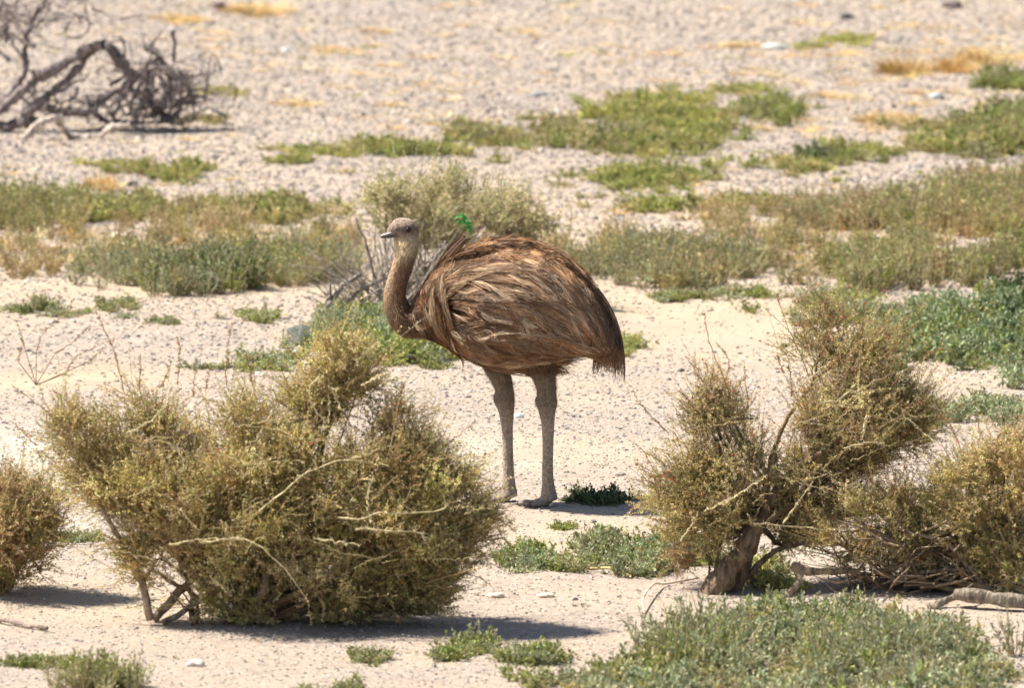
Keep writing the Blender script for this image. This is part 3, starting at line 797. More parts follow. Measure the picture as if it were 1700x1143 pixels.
def rand_shoots(poly, n, up=.5, lr=(35, 95)):
    q = sample_poly(poly, n); out = []
    for x, y in q:
        an = RNG.normal(0, 1.0) + (0 if RNG.random() < .5 else math.pi) ; l = RNG.uniform(*lr); dx, dy = math.cos(an) * l, -abs(math.sin(an)) * l * up - 6
        out.append([(x, y), (x + dx * .5 + RNG.normal(0, 3), y + dy * .6 + RNG.normal(0, 3)), (x + dx, y + dy)])
    return out


for k_ in range(6):
    shoots(st, rand_shoots([(150, 740), (300, 660), (500, 680), (700, 740), (790, 850), (720, 960), (450, 960), (250, 950), (170, 850)], 10), b0[1] - RNG.uniform(.14, .32), .0019, (.52, .43, .23), 22, .014)
st.build('pale_shoots', M_TWIG, r_, b0)['kind'] = 'stuff'
each(sprigs, 'red_tipped_sprig', M_LEAF, r_, [[(205, 650), (195, 600), (183, 570), (160, 520)], [(232, 640), (233, 590)], [(295, 640), (298, 585), (296, 560)], [(375, 640), (378, 580), (385, 540)], [(100, 700), (60, 670), (20, 640)],
            [(270, 640), (285, 600)], [(500, 600), (470, 570)], [(620, 610), (640, 580)], [(740, 740), (790, 700)], [(700, 720), (705, 670)], [(655, 700), (670, 640)], [(130, 680), (90, 650)],
            [(340, 650), (350, 610)], [(800, 830), (845, 805)], [(810, 850), (850, 840)], [(420, 640), (410, 590)], [(320, 660), (325, 610)], [(60, 740), (20, 700)], [(545, 600), (540, 560)], [(585, 600), (590, 560)]], b0[1])
tr = MB()
for pts, ra, rb in [([(255, 1030), (300, 980), (350, 930), (400, 880)], .022, .010), ([(250, 1030), (240, 980), (220, 930), (170, 850), (130, 790)], .020, .008), ([(320, 1030), (318, 985), (300, 930), (310, 860)], .015, .008),
                    ([(400, 1045), (430, 1000), (450, 940)], .025, .012), ([(450, 1045), (520, 1000), (600, 940)], .02, .01), ([(270, 1035), (330, 1000), (400, 975)], .014, .007), ([(380, 1040), (470, 1020), (590, 985), (660, 950)], .018, .008),
                    ([(440, 730), (480, 705), (520, 690), (560, 680)], .010, .006), ([(600, 1040), (610, 1000), (600, 960)], .012, .006), ([(215, 940), (185, 935)], .005, .002)]:
    P = curve(at(np.array(pts)[:, 0], np.array(pts)[:, 1], b0[1] + RNG.uniform(-.06, .04) + (.08 if pts[0][1] < 800 else 0)), 14)
    P[1:] += RNG.normal(0, .004, (13, 3))
    stems(r_, [(P, np.linspace(ra, rb, 14) * rj(14, .2) * .75, 9, (.30, .23, .17))])

# --- far left bush
b1 = gp(5, 985)
r_ = empty('spiny_bush', b1)
tag(r_, 'olive bush with a dark base cut off by the left edge of the photo', 'bush')
bush_parts(r_, b1, [(10, 900, 60, 70, 0, .9), (-40, 880, 80, 90, 0, .8), (40, 880, 40, 45, 0, .4), (20, 850, 50, 40, 0, .5), (-10, 950, 40, 30, 0, .3)], TANG, 1.0, berries=6)
tr = MB(); P = curve(at(np.array([8, 10, 0]), np.array([995, 960, 900]), b1[1]), 8); tubes(tr, P, np.linspace(.02, .01, 8), 8, (.22, .18, .14), cap=True); tr.build('trunk', M_BARK, r_, b1)
each(sprigs, 'red_tipped_sprig', M_LEAF, r_, [[(50, 860), (60, 820)], [(30, 830), (20, 790)], [(60, 900), (90, 890)]], b1[1])

# --- tall right bush
b2 = gp(1180, 985)
r_ = empty('spiny_bush', b2)
tag(r_, 'tall two-lobed olive spiny bush rising right of the bird on a thick leaning trunk', 'bush')
top = at(1262, 870, b2[1] + .1)
bl = [(1410, 625, 80, 62, .1, .75), (1400, 565, 58, 42, .1, .35), (1440, 685, 85, 58, .02, .9), (1495, 700, 50, 42, .1, .5), (1360, 710, 45, 45, .05, .4), (1360, 790, 80, 50, .05, .7), (1225, 800, 75, 62, 0, .7), (1190, 720, 45, 45, 0, .35),
      (1140, 780, 55, 42, 0, .35), (1135, 835, 55, 42, 0, .4), (1200, 865, 75, 38, 0, .5), (1290, 845, 80, 38, .05, .5), (1205, 680, 32, 42, 0, .2), (1165, 650, 26, 26, 0, .08), (1440, 760, 55, 36, .06, .4), (1380, 845, 80, 34, .08, .35),
      (1165, 900, 45, 34, 0, .2), (1440, 670, 80, 65, .15, .6), (1310, 810, 90, 45, .1, .5), (1150, 880, 50, 40, .05, .3), (1320, 885, 60, 30, .1, .25), (1520, 715, 34, 30, .1, .2)]
bush_parts(r_, top, bl, TANG, .9, twigc=(.22, .16, .10), berries=22, leafL=(.007, .012), branch_r=.012)
each(sprigs, 'red_tipped_sprig', M_LEAF, r_, [[(1210, 650), (1190, 600), (1172, 545), (1170, 520)], [(1200, 640), (1210, 600), (1190, 570)], [(1350, 640), (1320, 570), (1300, 520), (1290, 490)], [(1360, 600), (1380, 540), (1365, 500)], [(1430, 560), (1435, 500)],
            [(1400, 560), (1400, 480)], [(1460, 600), (1500, 560), (1530, 530)], [(1480, 640), (1540, 590), (1580, 580)], [(1110, 720), (1070, 680), (1050, 650)], [(1130, 800), (1080, 790)], [(1240, 660), (1235, 610)], [(1230, 700), (1260, 650)],
            [(1160, 690), (1130, 650)], [(1500, 720), (1560, 710)], [(1450, 560), (1480, 520)], [(1300, 620), (1290, 590)], [(1110, 870), (1075, 860)], [(1340, 580), (1330, 530)], [(1420, 540), (1420, 490)], [(1500, 680), (1550, 660)],
            [(1310, 600), (1315, 660)], [(1470, 560), (1540, 500)]], b2[1])
each(shoots, 'pale_shoot', M_TWIG, r_, [[(1420, 640), (1390, 665), (1360, 668)], [(1430, 720), (1440, 690), (1430, 740)], [(1400, 745), (1450, 735), (1470, 740)], [(1200, 840), (1260, 800), (1270, 790)], [(1170, 850), (1230, 820)], [(1500, 690), (1560, 740)], [(1300, 870), (1350, 800)],
            [(1250, 870), (1400, 880)], [(1130, 900), (1160, 850)], [(1330, 640), (1380, 600)]], b2[1] - .20, .0026)
st = MB()
for k_ in range(4):
    shoots(st, rand_shoots([(1110, 780), (1170, 680), (1260, 740), (1350, 620), (1450, 590), (1540, 700), (1440, 820), (1300, 880), (1120, 890)], 8), b2[1] - RNG.uniform(.05, .2), .0016, (.52, .43, .23), 22, .014)
st.build('pale_shoots', M_TWIG, r_, b2)['kind'] = 'stuff'
tr = MB()
for pts, ra, rb, K in [([(1178, 995), (1205, 955), (1228, 920), (1248, 885), (1255, 858)], .052, .030, 14), ([(1215, 985), (1235, 950), (1250, 900), (1268, 862)], .030, .020, 10), ([(1250, 890), (1300, 800), (1380, 740), (1420, 690)], .020, .008, 8),
                       ([(1245, 880), (1210, 800), (1190, 730)], .016, .006, 8), ([(1240, 960), (1290, 915), (1380, 895)], .014, .007, 8), ([(1205, 985), (1190, 940), (1200, 880), (1185, 840)], .008, .004, 6), ([(1250, 880), (1275, 850), (1290, 800), (1285, 740)], .017, .006, 8), ([(1248, 872), (1232, 830), (1240, 780)], .016, .006, 8), ([(1172, 990), (1178, 940), (1170, 890)], .006, .003, 6), ([(1300, 905), (1370, 900), (1430, 915)], .008, .004, 6), ([(1262, 870), (1330, 830), (1400, 800)], .013, .005, 8)]:
    P = curve(at(np.array(pts)[:, 0], np.array(pts)[:, 1], b2[1] + (0 if ra > .04 else .06)), 18)
    P[1:] += RNG.normal(0, ra * .08, (17, 3))
    stems(r_, [(P, np.linspace(ra, rb, 18) * rj(18, .16) * .86, K, (.19, .14, .095))])

# --- right edge bush
b3 = gp(1660, 985)
r_ = empty('spiny_bush', b3)
tag(r_, 'airy straw-green bush at the right edge over the fallen grey log', 'bush')
bush_parts(r_, b3, [(1640, 840, 60, 60, 0, .5), (1690, 810, 55, 70, 0, .4), (1605, 790, 36, 40, 0, .2), (1670, 910, 70, 50, .05, .5), (1700, 880, 55, 55, 0, .4), (1610, 880, 50, 40, .05, .35), (1530, 870, 60, 40, .12, .4), (1470, 840, 50, 35, .15, .3), (1560, 920, 70, 40, .1, .4), (1650, 750, 60, 30, 0, .25), (1740, 850, 60, 120, 0, .5), (1480, 930, 70, 30, .12, .2), (1400, 900, 50, 30, .1, .2), (1580, 960, 60, 30, .15, .3), (1660, 960, 60, 30, .1, .35)], TANG + TAN, .85, berries=12)
each(sprigs, 'red_tipped_sprig', M_LEAF, r_, [[(1600, 760), (1580, 710), (1560, 690)], [(1630, 760), (1625, 700)], [(1680, 740), (1690, 690)], [(1520, 830), (1500, 770)], [(1480, 830), (1490, 780)], [(1580, 800), (1545, 760)]], b3[1])
tr = MB()
for pts, ra in [([(1655, 985), (1650, 930), (1640, 850)], .014), ([(1660, 985), (1690, 920), (1700, 830)], .014), ([(1640, 985), (1600, 930), (1560, 900), (1500, 880)], .010)]:
    P = curve(at(np.array(pts)[:, 0], np.array(pts)[:, 1], b3[1]), 12); P[1:] += RNG.normal(0, .003, (11, 3)); stems(r_, [(P, np.linspace(ra, ra * .4, 12), 8, (.30, .24, .18))])

# --- grey twiggy bush behind the bird's neck
b4 = gp(640, 520)
r_ = empty('twiggy_bush', b4)
tag(r_, 'half-dead grey twiggy bush with an olive crown behind the bird\'s head and neck', 'bush')
bush_parts(r_, b4, [(700, 345, 95, 40, .3, .9), (800, 350, 90, 45, .35, .8), (640, 340, 45, 35, .25, .35), (880, 370, 60, 35, .4, .4), (760, 400, 80, 40, .2, .6), (830, 400, 60, 30, .3, .3), (700, 390, 60, 35, .2, .35)], [(.52, .50, .22), (.62, .56, .30), (.46, .45, .18), (.66, .58, .36)], .6, leafL=(.010, .018), twigc=(.34, .28, .2), berries=0, branch_r=.010, leaf_per=16, up=.7)
tw = MB()
NT = 330
a0 = np.stack([RNG.uniform(570, 760, NT), RNG.uniform(470, 550, NT)], -1)
an = RNG.normal(-.15, .75, NT); ln = RNG.uniform(30, 130, NT)
a1 = a0 + np.stack([np.sin(an) * ln, -np.cos(an) * ln], -1)
a1[:, 1] = np.maximum(a1[:, 1], 355)
d0 = b4[1] + RNG.uniform(-.15, .25, NT)
P0 = at(a0[:, 0], a0[:, 1], d0); P2 = at(a1[:, 0], a1[:, 1], d0 + RNG.uniform(-.1, .1, NT)); Pm = (P0 + P2) / 2 + RNG.normal(0, .018, (NT, 3))
tubes(tw, np.stack([P0, Pm, P2], 1), np.array([[.0028, .0022, .001]]) * RNG.uniform(.5, 1.5, (NT, 1)), 4, (.36, .31, .26), True, .35)
tw.build('dead_twigs', M_TWIG, r_, b4)['kind'] = 'stuff'
tr = MB()
for pts, ra, rb in [([(492, 545), (520, 528), (545, 512), (560, 485), (600, 455)], .020, .008), ([(500, 535), (530, 545), (560, 545)], .014, .008), ([(530, 540), (545, 500), (548, 470)], .012, .005), ([(560, 515), (620, 470), (690, 450)], .010, .004),
                    ([(640, 525), (620, 450), (600, 390), (590, 360)], .009, .003), ([(650, 525), (700, 470), (740, 400)], .010, .004), ([(545, 535), (548, 560)], .01, .008)]:
    P = curve(at(np.array(pts)[:, 0], np.array(pts)[:, 1], b4[1] - .1), 12); P[1:] += RNG.normal(0, .004, (11, 3)); stems(r_, [(P, np.linspace(ra, rb, 12), 8, (.27, .23, .2))])

# pale rock under the dead twig
p = gp(497, 575)
mb = MB(); V = ICO * (1 + .1 * RNG.normal(size=(12, 1)))
pebbles(mb, (p + np.array([0, .05, .03]))[None], np.array([.055]), np.array([(.80, .77, .68)]), (1.1, 1.2))
tag(mb.build('rock', M_STONE, None, p), 'bleached whitish rock under the dead branch left of the bird', 'rock')
# bright green leaf scrap in the bush
mb = MB(); c = at(772, 369, b4[1] - .1)
P = c + np.stack([np.linspace(-.03, .03, 9), RNG.normal(0, .008, 9), -np.linspace(-.028, .028, 9) + RNG.normal(0, .005, 9)], -1)
P = np.repeat(P, 3, 0) + RNG.normal(0, .004, (27, 3))
leaves(mb, P, RNG.normal(size=(27, 3)), .026, .017, (.05, .30, .06), .3)
tubes(mb, np.stack([P[0], P[13], P[26] + [0, 0, -.03]]), np.full(3, .0015), 4, (.2, .25, .08))
tag(mb.build('green_sprig', M_LEAF, None, c), 'vivid green leafy scrap caught in the bush above the bird\'s shoulder', 'leaf')


# ------------------------------------------------------------------ dead branches (top left) and fallen wood (bottom right)
def wood(mb, lines, Y, col, K=9, jit=.16, thick=1.0, root=None, name='branch'):
    for ln, ra, rb, dy in lines:
        if root is not None: mb = MB()
        a = np.array(ln, float)
        dd = np.linspace(0, 1, len(a)) * RNG.uniform(-.12, .12)
        P = curve(at(a[:, 0], a[:, 1], Y + dy + dd), 6 * len(a))
        P[:, 2] = np.maximum(P[:, 2], gh(P[:, 0], P[:, 1]) + min(ra, rb) * .4)
        n = len(P)
        P[1:] += RNG.normal(0, max(ra, .006) * jit, (n - 1, 3))
        tubes(mb, P, np.linspace(ra, rb, n) * rj(n, .25) * thick, K + 4, col, True, .12, True, .07)
        if root is not None: mb.build(name, M_BARK, root, root.location)


b5 = gp(110, 218)
r_ = empty('dead_shrub', b5)
tag(r_, 'sprawling leafless dead shrub of arching grey branches at the top left', 'dead shrub')
mb = MB()
G1 = (.24, .20, .19)
wood(mb, [([(-20, 200), (20, 165), (60, 130), (110, 105), (140, 82), (165, 72), (185, 80)], .030, .024, 0), ([(30, 205), (75, 160), (120, 125), (145, 90), (170, 75)], .026, .020, -.05), ([(180, 76), (200, 100), (222, 125)], .026, .02, 0),
          ([(185, 80), (192, 105), (220, 120)], .014, .012, 0), ([(-20, 195), (20, 150), (42, 115), (42, 70), (60, 25), (80, -10)], .022, .010, .05), ([(-20, 210), (30, 208), (60, 200)], .03, .028, 0),
          ([(80, 178), (100, 186), (160, 182)], .022, .018, 0), ([(240, 118), (200, 145), (160, 175), (165, 195), (190, 203), (230, 200)], .020, .012, 0), ([(150, 180), (170, 158)], .02, .012, .05), ([(240, 150), (258, 180), (280, 195)], .018, .014, 0),
          ([(280, 115), (280, 150), (262, 175)], .016, .012, 0), ([(250, 115), (250, 150), (220, 195)], .018, .008, 0), ([(286, 50), (290, 75), (288, 102)], .013, .009, 0), ([(270, 180), (310, 160), (340, 158), (345, 140)], .012, .006, 0),
          ([(300, 125), (350, 122), (357, 104)], .009, .005, 0), ([(240, 115), (280, 112), (290, 130)], .012, .01, 0), ([(265, 200), (285, 195), (300, 180)], .022, .012, 0),
          ([(230, 118), (262, 108), (278, 112), (282, 140), (270, 168), (250, 190)], .018, .010, .06), ([(165, 72), (200, 68), (215, 72), (220, 95)], .008, .005, 0), ([(245, 100), (238, 130), (222, 160), (214, 192)], .014, .007, -.04),
          ([(262, 178), (300, 172), (330, 158)], .014, .007, .03), ([(190, 190), (205, 160), (225, 135)], .010, .007, .05), ([(110, 62), (135, 60), (148, 42), (142, 12)], .006, .003, 0), ([(42, 60), (22, 30), (5, 5)], .010, .004, 0), ([(45, 50), (70, 35), (85, 5)], .008, .004, 0),
          ([(250, 178), (282, 165), (300, 135), (296, 110)], .013, .007, 0), ([(0, 60), (8, 45), (12, 70)], .02, .01, .05), ([(160, 232), (190, 205), (250, 203), (290, 200)], .010, .006, -.06)], b5[1], G1, root=r_, thick=.95, jit=.18)
mb = MB()
wood(mb, [([(35, 234), (60, 210), (95, 196), (98, 202), (115, 222), (150, 233)], .026, .020, -.48), ([(165, 228), (185, 211), (215, 208)], .020, .018, -.36), ([(215, 207), (240, 215), (258, 222)], .014, .006, -.1), ([(280, 205), (320, 190), (345, 180), (372, 178)], .012, .005, -.02), ([(88, 226), (100, 232), (115, 241)], .020, .014, -.6)], b5[1], (.56, .47, .40), root=r_, name='bleached_branch', thick=.7)
for k_ in range(34):
    cx_, cy_ = (RNG.normal(250, 42), RNG.uniform(100, 195)) if k_ < 26 else (RNG.normal(50, 40), RNG.uniform(10, 190))
    an_ = RNG.uniform(0, 6.28); pl_ = [(cx_, cy_)]
    for _ in range(4):
        an_ += RNG.normal(0, .75); l_ = RNG.uniform(12, 28)
        pl_.append((pl_[-1][0] + math.cos(an_) * l_, min(206, pl_[-1][1] + math.sin(an_) * l_ * .8)))
    wood(None, [(pl_, RNG.uniform(.007, .014), .004, RNG.uniform(-.1, .12))], b5[1], G1, 6, .1, root=r_)
mb = MB(); NT = 300
seeds = [(255, 150, 110, 66, 110), (310, 165, 60, 40, 40), (25, 25, 55, 40, 120), (120, 20, 70, 30, 50), (160, 185, 120, 25, 90), (60, 170, 60, 40, 40), (310, 150, 50, 40, 60)]
for (cx, cy, rx, ry, n) in seeds:
    a0 = np.stack([RNG.normal(cx, rx * .5, n), RNG.normal(cy, ry * .5, n)], -1); an = RNG.uniform(0, 6.28, n); ln = RNG.uniform(12, 45, n)
    a1 = a0 + np.stack([np.cos(an) * ln, np.sin(an) * ln * .7 - 8], -1)
    a0[:, 1] = np.minimum(a0[:, 1], 212); a1[:, 1] = np.minimum(a1[:, 1], 212)
    d0 = b5[1] + RNG.uniform(-.15, .2, n); P0 = at(a0[:, 0], a0[:, 1], d0); P2 = at(a1[:, 0], a1[:, 1], d0 + RNG.uniform(-.08, .08, n))
    tubes(mb, np.stack([P0, (P0 + P2) / 2 + RNG.normal(0, .009, (n, 3)), P2], 1), np.array([[.0045, .0034, .0014]]) * RNG.uniform(.5, 1.4, (n, 1)), 4, G1, True, .35)
mb.build('twigs', M_TWIG, r_, b5)['kind'] = 'stuff'

b6 = gp(1400, 985)
r_ = empty('fallen_branch', b6)
tag(r_, 'tangled dead branch with pale peeled bark lying between the two right bushes', 'dead branch')
mb = MB()
wood(mb, [([(1318, 942), (1350, 950), (1395, 948), (1410, 945)], .022, .018, 0), ([(1330, 950), (1325, 970), (1305, 992)], .016, .012, 0), ([(1410, 948), (1450, 965), (1480, 975)], .014, .008, 0)], b6[1], (.40, .30, .20), root=r_, name='peeled_limb', thick=.75, jit=.05)
wood(mb, [([(1480, 970), (1540, 950), (1600, 945)], .010, .006, 0), ([(1395, 935), (1440, 900), (1470, 880), (1490, 840)], .012, .005, .05), ([(1470, 890), (1520, 925), (1570, 940)], .012, .008, 0), ([(1500, 900), (1540, 890), (1590, 880), (1650, 865)], .010, .005, .05),
          ([(1560, 910), (1600, 880), (1640, 850)], .010, .004, 0), ([(1500, 1000), (1510, 960), (1540, 930)], .010, .005, 0), ([(1520, 1005), (1560, 960), (1600, 950)], .008, .004, 0)], b6[1], (.22, .17, .12), root=r_)
mb = MB()
n = 300
a0 = np.stack([RNG.uniform(1400, 1670, n), RNG.uniform(880, 990, n)], -1); an = RNG.normal(0, .6, n) + np.where(RNG.random(n) < .5, 0, math.pi); ln = RNG.uniform(25, 90, n)
a1 = a0 + np.stack([np.cos(an) * ln, -np.abs(np.sin(an)) * ln], -1)
d0 = b6[1] + RNG.uniform(-.1, .2, n); P0 = at(a0[:, 0], a0[:, 1], d0); P2 = at(a1[:, 0], a1[:, 1], d0 + RNG.uniform(-.08, .08, n))
tubes(mb, np.stack([P0, (P0 + P2) / 2 + RNG.normal(0, .015, (n, 3)), P2], 1), np.array([[.0035, .003, .001]]) * RNG.uniform(.5, 1.6, (n, 1)), 4, (.24, .18, .12), True, .5)
mb.build('twigs', M_TWIG, r_, b6)['kind'] = 'stuff'
b7 = gp(1640, 1010)
mb = MB()
wood(mb, [([(1540, 1010), (1565, 1000), (1590, 990), (1600, 988)], .014, .02, 0), ([(1585, 986), (1620, 990), (1660, 996), (1720, 1004), (1760, 1008)], .028, .030, 0), ([(1550, 1010), (1560, 1022)], .016, .02, 0), ([(1590, 990), (1615, 970)], .006, .003, 0)], b7[1], (.24, .20, .155), 12, thick=.8, jit=.04)
tag(mb.build('fallen_log', M_BARK, None, b7), 'grey barked log lying on the ground at the right edge', 'log')
p = gp(1070, 1005); mb = MB()
tubes(mb, curve(np.array([gp(1070, 1022) + [0, 0, .004], gp(1068, 1008) + [0, 0, .03], gp(1085, 985) + [0, 0, .03], gp(1105, 975) + [0, 0, .01], gp(1160, 965) + [0, 0, .01]]), 16), np.full(16, .0035), 5, (.62, .52, .4))
tag(mb.build('fallen_twig', M_TWIG, None, p), 'thin pale curved twig on gravel left of the thick trunk', 'twig')
p = gp(1000, 950); mb = MB()
tubes(mb, curve(np.array([gp(980, 950) + [0, 0, .012], gp(1010, 953) + [0, 0, .02], gp(1030, 957) + [0, 0, .02], gp(1048, 962) + [0, 0, .006]]), 12), np.full(12, .004), 5, (.60, .46, .2))
tag(mb.build('dry_stalk', M_TWIG, None, p), 'short yellow dry stalk at the lower edge of the middle plants', 'stalk')
p = gp(40, 1040); mb = MB()
tubes(mb, curve(np.array([gp(-10, 1035) + [0, 0, .012], gp(30, 1042) + [0, 0, .015], gp(80, 1050) + [0, 0, .012]]), 10) + RNG.normal(0, .003, (10, 3)), np.full(10, .008), 6, (.24, .19, .16), cap=True)
tag(mb.build('fallen_twig', M_BARK, None, p), 'dark stick lying on the gravel at the lower left edge', 'twig')
st = MB()
p = gp(60, 640)
sprigs(st, [[(60, 590), (70, 555), (110, 520), (120, 500)], [(40, 575), (30, 540)], [(90, 590), (130, 560), (150, 540)], [(150, 600), (175, 575)], [(30, 600), (35, 575)], [(110, 620), (130, 590), (200, 560)]], p[1], .0014, (.28, .17, .12), (.34, .27, .12))
tubes(st, np.array([[at(60, 590, p[1]), p], [at(110, 620, p[1]), p], [at(150, 600, p[1]), p], [at(40, 575, p[1]), p], [at(30, 600, p[1]), p], [at(90, 590, p[1]), p]]), np.array([[.0014, .0018]]), 4, (.28, .17, .12))
tag(st.build('wispy_sprigs', M_LEAF, None, p), 'thin nearly leafless reddish twigs on sand above the left bush', 'sprig')

# ------------------------------------------------------------------ the rhea
RO = np.array([(880 - 850) / 450.0, 0.0, 0.0])


def b3d(px, py, y=0.0):
    px = np.asarray(px, float); py = np.asarray(py, float)
    return np.stack([(px - 880) / 450.0, np.broadcast_to(y, px.shape) * 1.0, (838 - py) / 447.0], -1)


tX = np.array([686, 700, 720, 750, 800, 850, 900, 950, 985, 1010, 1025.])
tT = np.array([505, 478, 448, 434, 424, 410, 416, 448, 484, 528, 565.])
tB = np.array([552, 562, 566, 578, 602, 610, 604, 590, 585, 588, 590.])
tH = np.array([.05, .08, .12, .16, .20, .215, .21, .18, .135, .08, .04])


def half_y(px, py):
    T = np.interp(px, tX, tT); B = np.interp(px, tX, tB); H = np.interp(px, tX, tH)
    t = (py - (T + B) / 2) / ((B - T) / 2)
    return H * np.sqrt(np.clip(1 - np.abs(t) ** 2.3, 0, 1))


def loft(mb, secs, K=24, col=(.3, .2, .12)):
    """secs: list of centre, A axis vec, B axis vec (already scaled)"""
    th = np.arange(K) * 2 * math.pi / K
    rings = [c + np.cos(th)[:, None] * a + np.sin(th)[:, None] * b for c, a, b in secs]
    V = np.concatenate(rings + [[secs[0][0]], [secs[-1][0]]])
    n = len(secs); Q = []; T = []
    for i in range(n - 1):
        for k in range(K):
            k2 = (k + 1) % K
            Q.append((i * K + k, i * K + k2, (i + 1) * K + k2, (i + 1) * K + k))
    for k in range(K):
        k2 = (k + 1) % K
        T.append((n * K, k2, k)); T.append((n * K + 1, (n - 1) * K + k, (n - 1) * K + k2))
    mb.add(V, Q, T, col, True)


def limb_loft(mb, pts, K=20, depth=None, y=0.0, dr=1.0):
    """pts: (px,py,radius_px[,y]) chain in the bird's side view"""
    a = np.array([p[:3] for p in pts], float); S = 6 * len(a)
    ys = np.array([p[3] if len(p) > 3 else y for p in pts], float)
    q = curve(np.concatenate([a, ys[:, None] * 450], 1), S)
    c = b3d(q[:, 0], q[:, 1], q[:, 3] / 450)
    t = nrm(np.gradient(c, axis=0))
    secs = []
    for i in range(S):
        n1 = nrm(np.cross(t[i], np.array([0, 1, 0]))); n2 = nrm(np.cross(t[i], n1)); r = q[i, 2] / 450
        secs.append((c[i], n1 * r, n2 * r * dr))
    loft(mb, secs, K)


body = MB()
xs = np.linspace(688, 1023, 30)
secs = []
for x in xs:
    T = np.interp(x, tX, tT); B = np.interp(x, tX, tB); H = np.interp(x, tX, tH)
    c = b3d(x, (T + B) / 2); secs.append((c, np.array([0, -H, 0]), np.array([0, 0, (B - T) / 2 / 447])))
loft(body, secs, 40)
NECK = [(682, 392, 13), (680, 402, 17), (677, 418, 17), (671, 436, 16.5), (664, 455, 17), (658, 475, 17.5), (655.5, 495, 19), (660, 515, 21.5), (672, 531, 25), (692, 533, 30), (716, 520, 42)]
limb_loft(body, NECK, 24, dr=.85)
# skull: from nape forward to the bill base
HEAD = [(693, 388, 7), (688, 386, 13), (680, 384, 18), (670, 381, 18), (662, 380, 15), (655, 382, 11.5), (649, 386, 7), (645, 389, 5)]
limb_loft(body, HEAD, 20, dr=.82)
limb_loft(body, [(655, 374, 6), (661, 371, 8), (672, 370, 8.5), (682, 373, 9)], 14, dr=1.1)          # crown
limb_loft(body, [(655, 396, 5), (665, 400, 10), (680, 400, 13)], 14, dr=.85)            # throat
# legs: near (its left, towards the camera) is the one drawn right in the picture
LEGA = [(880, 560, 38), (898, 600, 25), (905, 630, 17.5), (907.5, 650, 16), (908.5, 668, 16.5), (908, 680, 14.5), (909.5, 700, 11.2), (909.5, 740, 9.4), (909, 780, 9.6), (910, 803, 11), (911, 820, 14), (912, 828, 15)]
LEGB = [(815, 560, 38), (822, 600, 25), (831, 630, 17.5), (837, 650, 15.5), (839, 672, 16), (841, 690, 13), (842, 715, 10), (843, 750, 9.2), (844, 785, 9.6), (845, 808, 11), (846, 822, 13), (846, 829, 14)]
YA, YB = -.07, .07
limb_loft(body, [(893, 655, 5), (897, 667, 8.5), (903, 682, 6)], 12, y=YA, dr=1.1)
limb_loft(body, [(823, 658, 5), (828, 671, 8.5), (835, 687, 6)], 12, y=YB, dr=1.1)
limb_loft(body, [(a, b, r, YA) for a, b, r in LEGA], 18)
limb_loft(body, [(a, b, r, YB) for a, b, r in LEGB], 18)


def toe(x0, y0, ang, ln, r=.016):
    d = np.array([-math.cos(ang), math.sin(ang), 0])
    o = b3d(x0, 838, y0) + np.array([0, 0, .022]); s = np.linspace(0, 1, 12); secs = []
    side = np.array([d[1], -d[0], 0])
    for u in s:
        z = -.012 * min(1, u * 3) + .004 * math.sin(u * 9) * (u < .9)
        rr = r * (1.15 - .45 * u) * (1 + .12 * math.cos(u * 18)) * (1 if u < .93 else .6)
        c = o + d * ln * u; c[2] = max(rr * .8, c[2] + z)
        secs.append((c, side * rr, np.array([0, 0, rr * .85])))
    loft(body, secs, 12)
    return o + d * ln + np.array([0, 0, -.012]), d


CL = []
for x0, y0 in ((912, YA), (846, YB)):
    CL.append(toe(x0, y0, .10, .120, .018)); CL.append(toe(x0, y0, -.60, .090, .015)); CL.append(toe(x0, y0, .80, .085, .015))
bo = body.build('body_source', M_SKIN)
rm = bo.modifiers.new('r', 'REMESH'); rm.mode = 'VOXEL'; rm.voxel_size = .0055; rm.use_smooth_shade = True
sm_ = bo.modifiers.new('s', 'SMOOTH'); sm_.iterations = 5; sm_.factor = .5
dg = bpy.context.evaluated_depsgraph_get(); dg.update()
me = bpy.data.meshes.new_from_object(bo.evaluated_get(dg)); me.name = 'body'
bpy.data.objects.remove(bo)
nv = len(me.vertices); co = np.empty(nv * 3, np.float32); me.vertices.foreach_get('co', co); co = co.reshape(-1, 3)
bx = co[:, 0] * 450 + 880; by = 838 - co[:, 2] * 447


def mixc(c, m, new):
    m = np.clip(m, 0, 1)[:, None]
    return c * (1 - m) + np.array(new) * m


def ss(x, a, b):
    t = np.clip((x - a) / (b - a), 0, 1); return t * t * (3 - 2 * t)


bc = np.tile(np.array([.115, .070, .042]), (nv, 1))
neckm = (bx < 706) & (by < 570)
bc = np.where(neckm[:, None], np.array([.27, .17, .10]), bc)
bc = mixc(bc, neckm * ss(by, 480, 530), (.15, .09, .05))
front = ss(-(bx - np.interp(by, [400, 430, 460, 500, 540], [672, 664, 650, 640, 640])), -8, 6)
bc = mixc(bc, neckm * (by > 405) * front * .8 * ss(-by, -530, -470), (.44, .32, .21))
hd = neckm & (by < 440)
bc = mixc(bc, hd * ss(-by, -445, -405), (.62, .52, .34))            # throat cream
bc = mixc(bc, hd * ss(-by, -400, -388), (.34, .265, .21))            # head grey brown
bc = mixc(bc, hd * ss(-by, -375, -367), (.46, .365, .29))            # crown
ey = np.exp(-(((bx - 675) / 15) ** 2 + ((by - 381.5) / 7.5) ** 2) ** 1.5)
bc = mixc(bc, hd * ey * .95, (.13, .09, .085))
bc = mixc(bc, hd * np.exp(-((bx - 660) / 9) ** 2 - ((by - 383) / 5) ** 2) * .6, (.22, .16, .13))
legm = by > 606
legm2 = ss(by, 606, 625)
bc = mixc(bc, legm2, (.25, .20, .155))
bc = mixc(bc, ss(by, 675, 715), (.37, .31, .25))
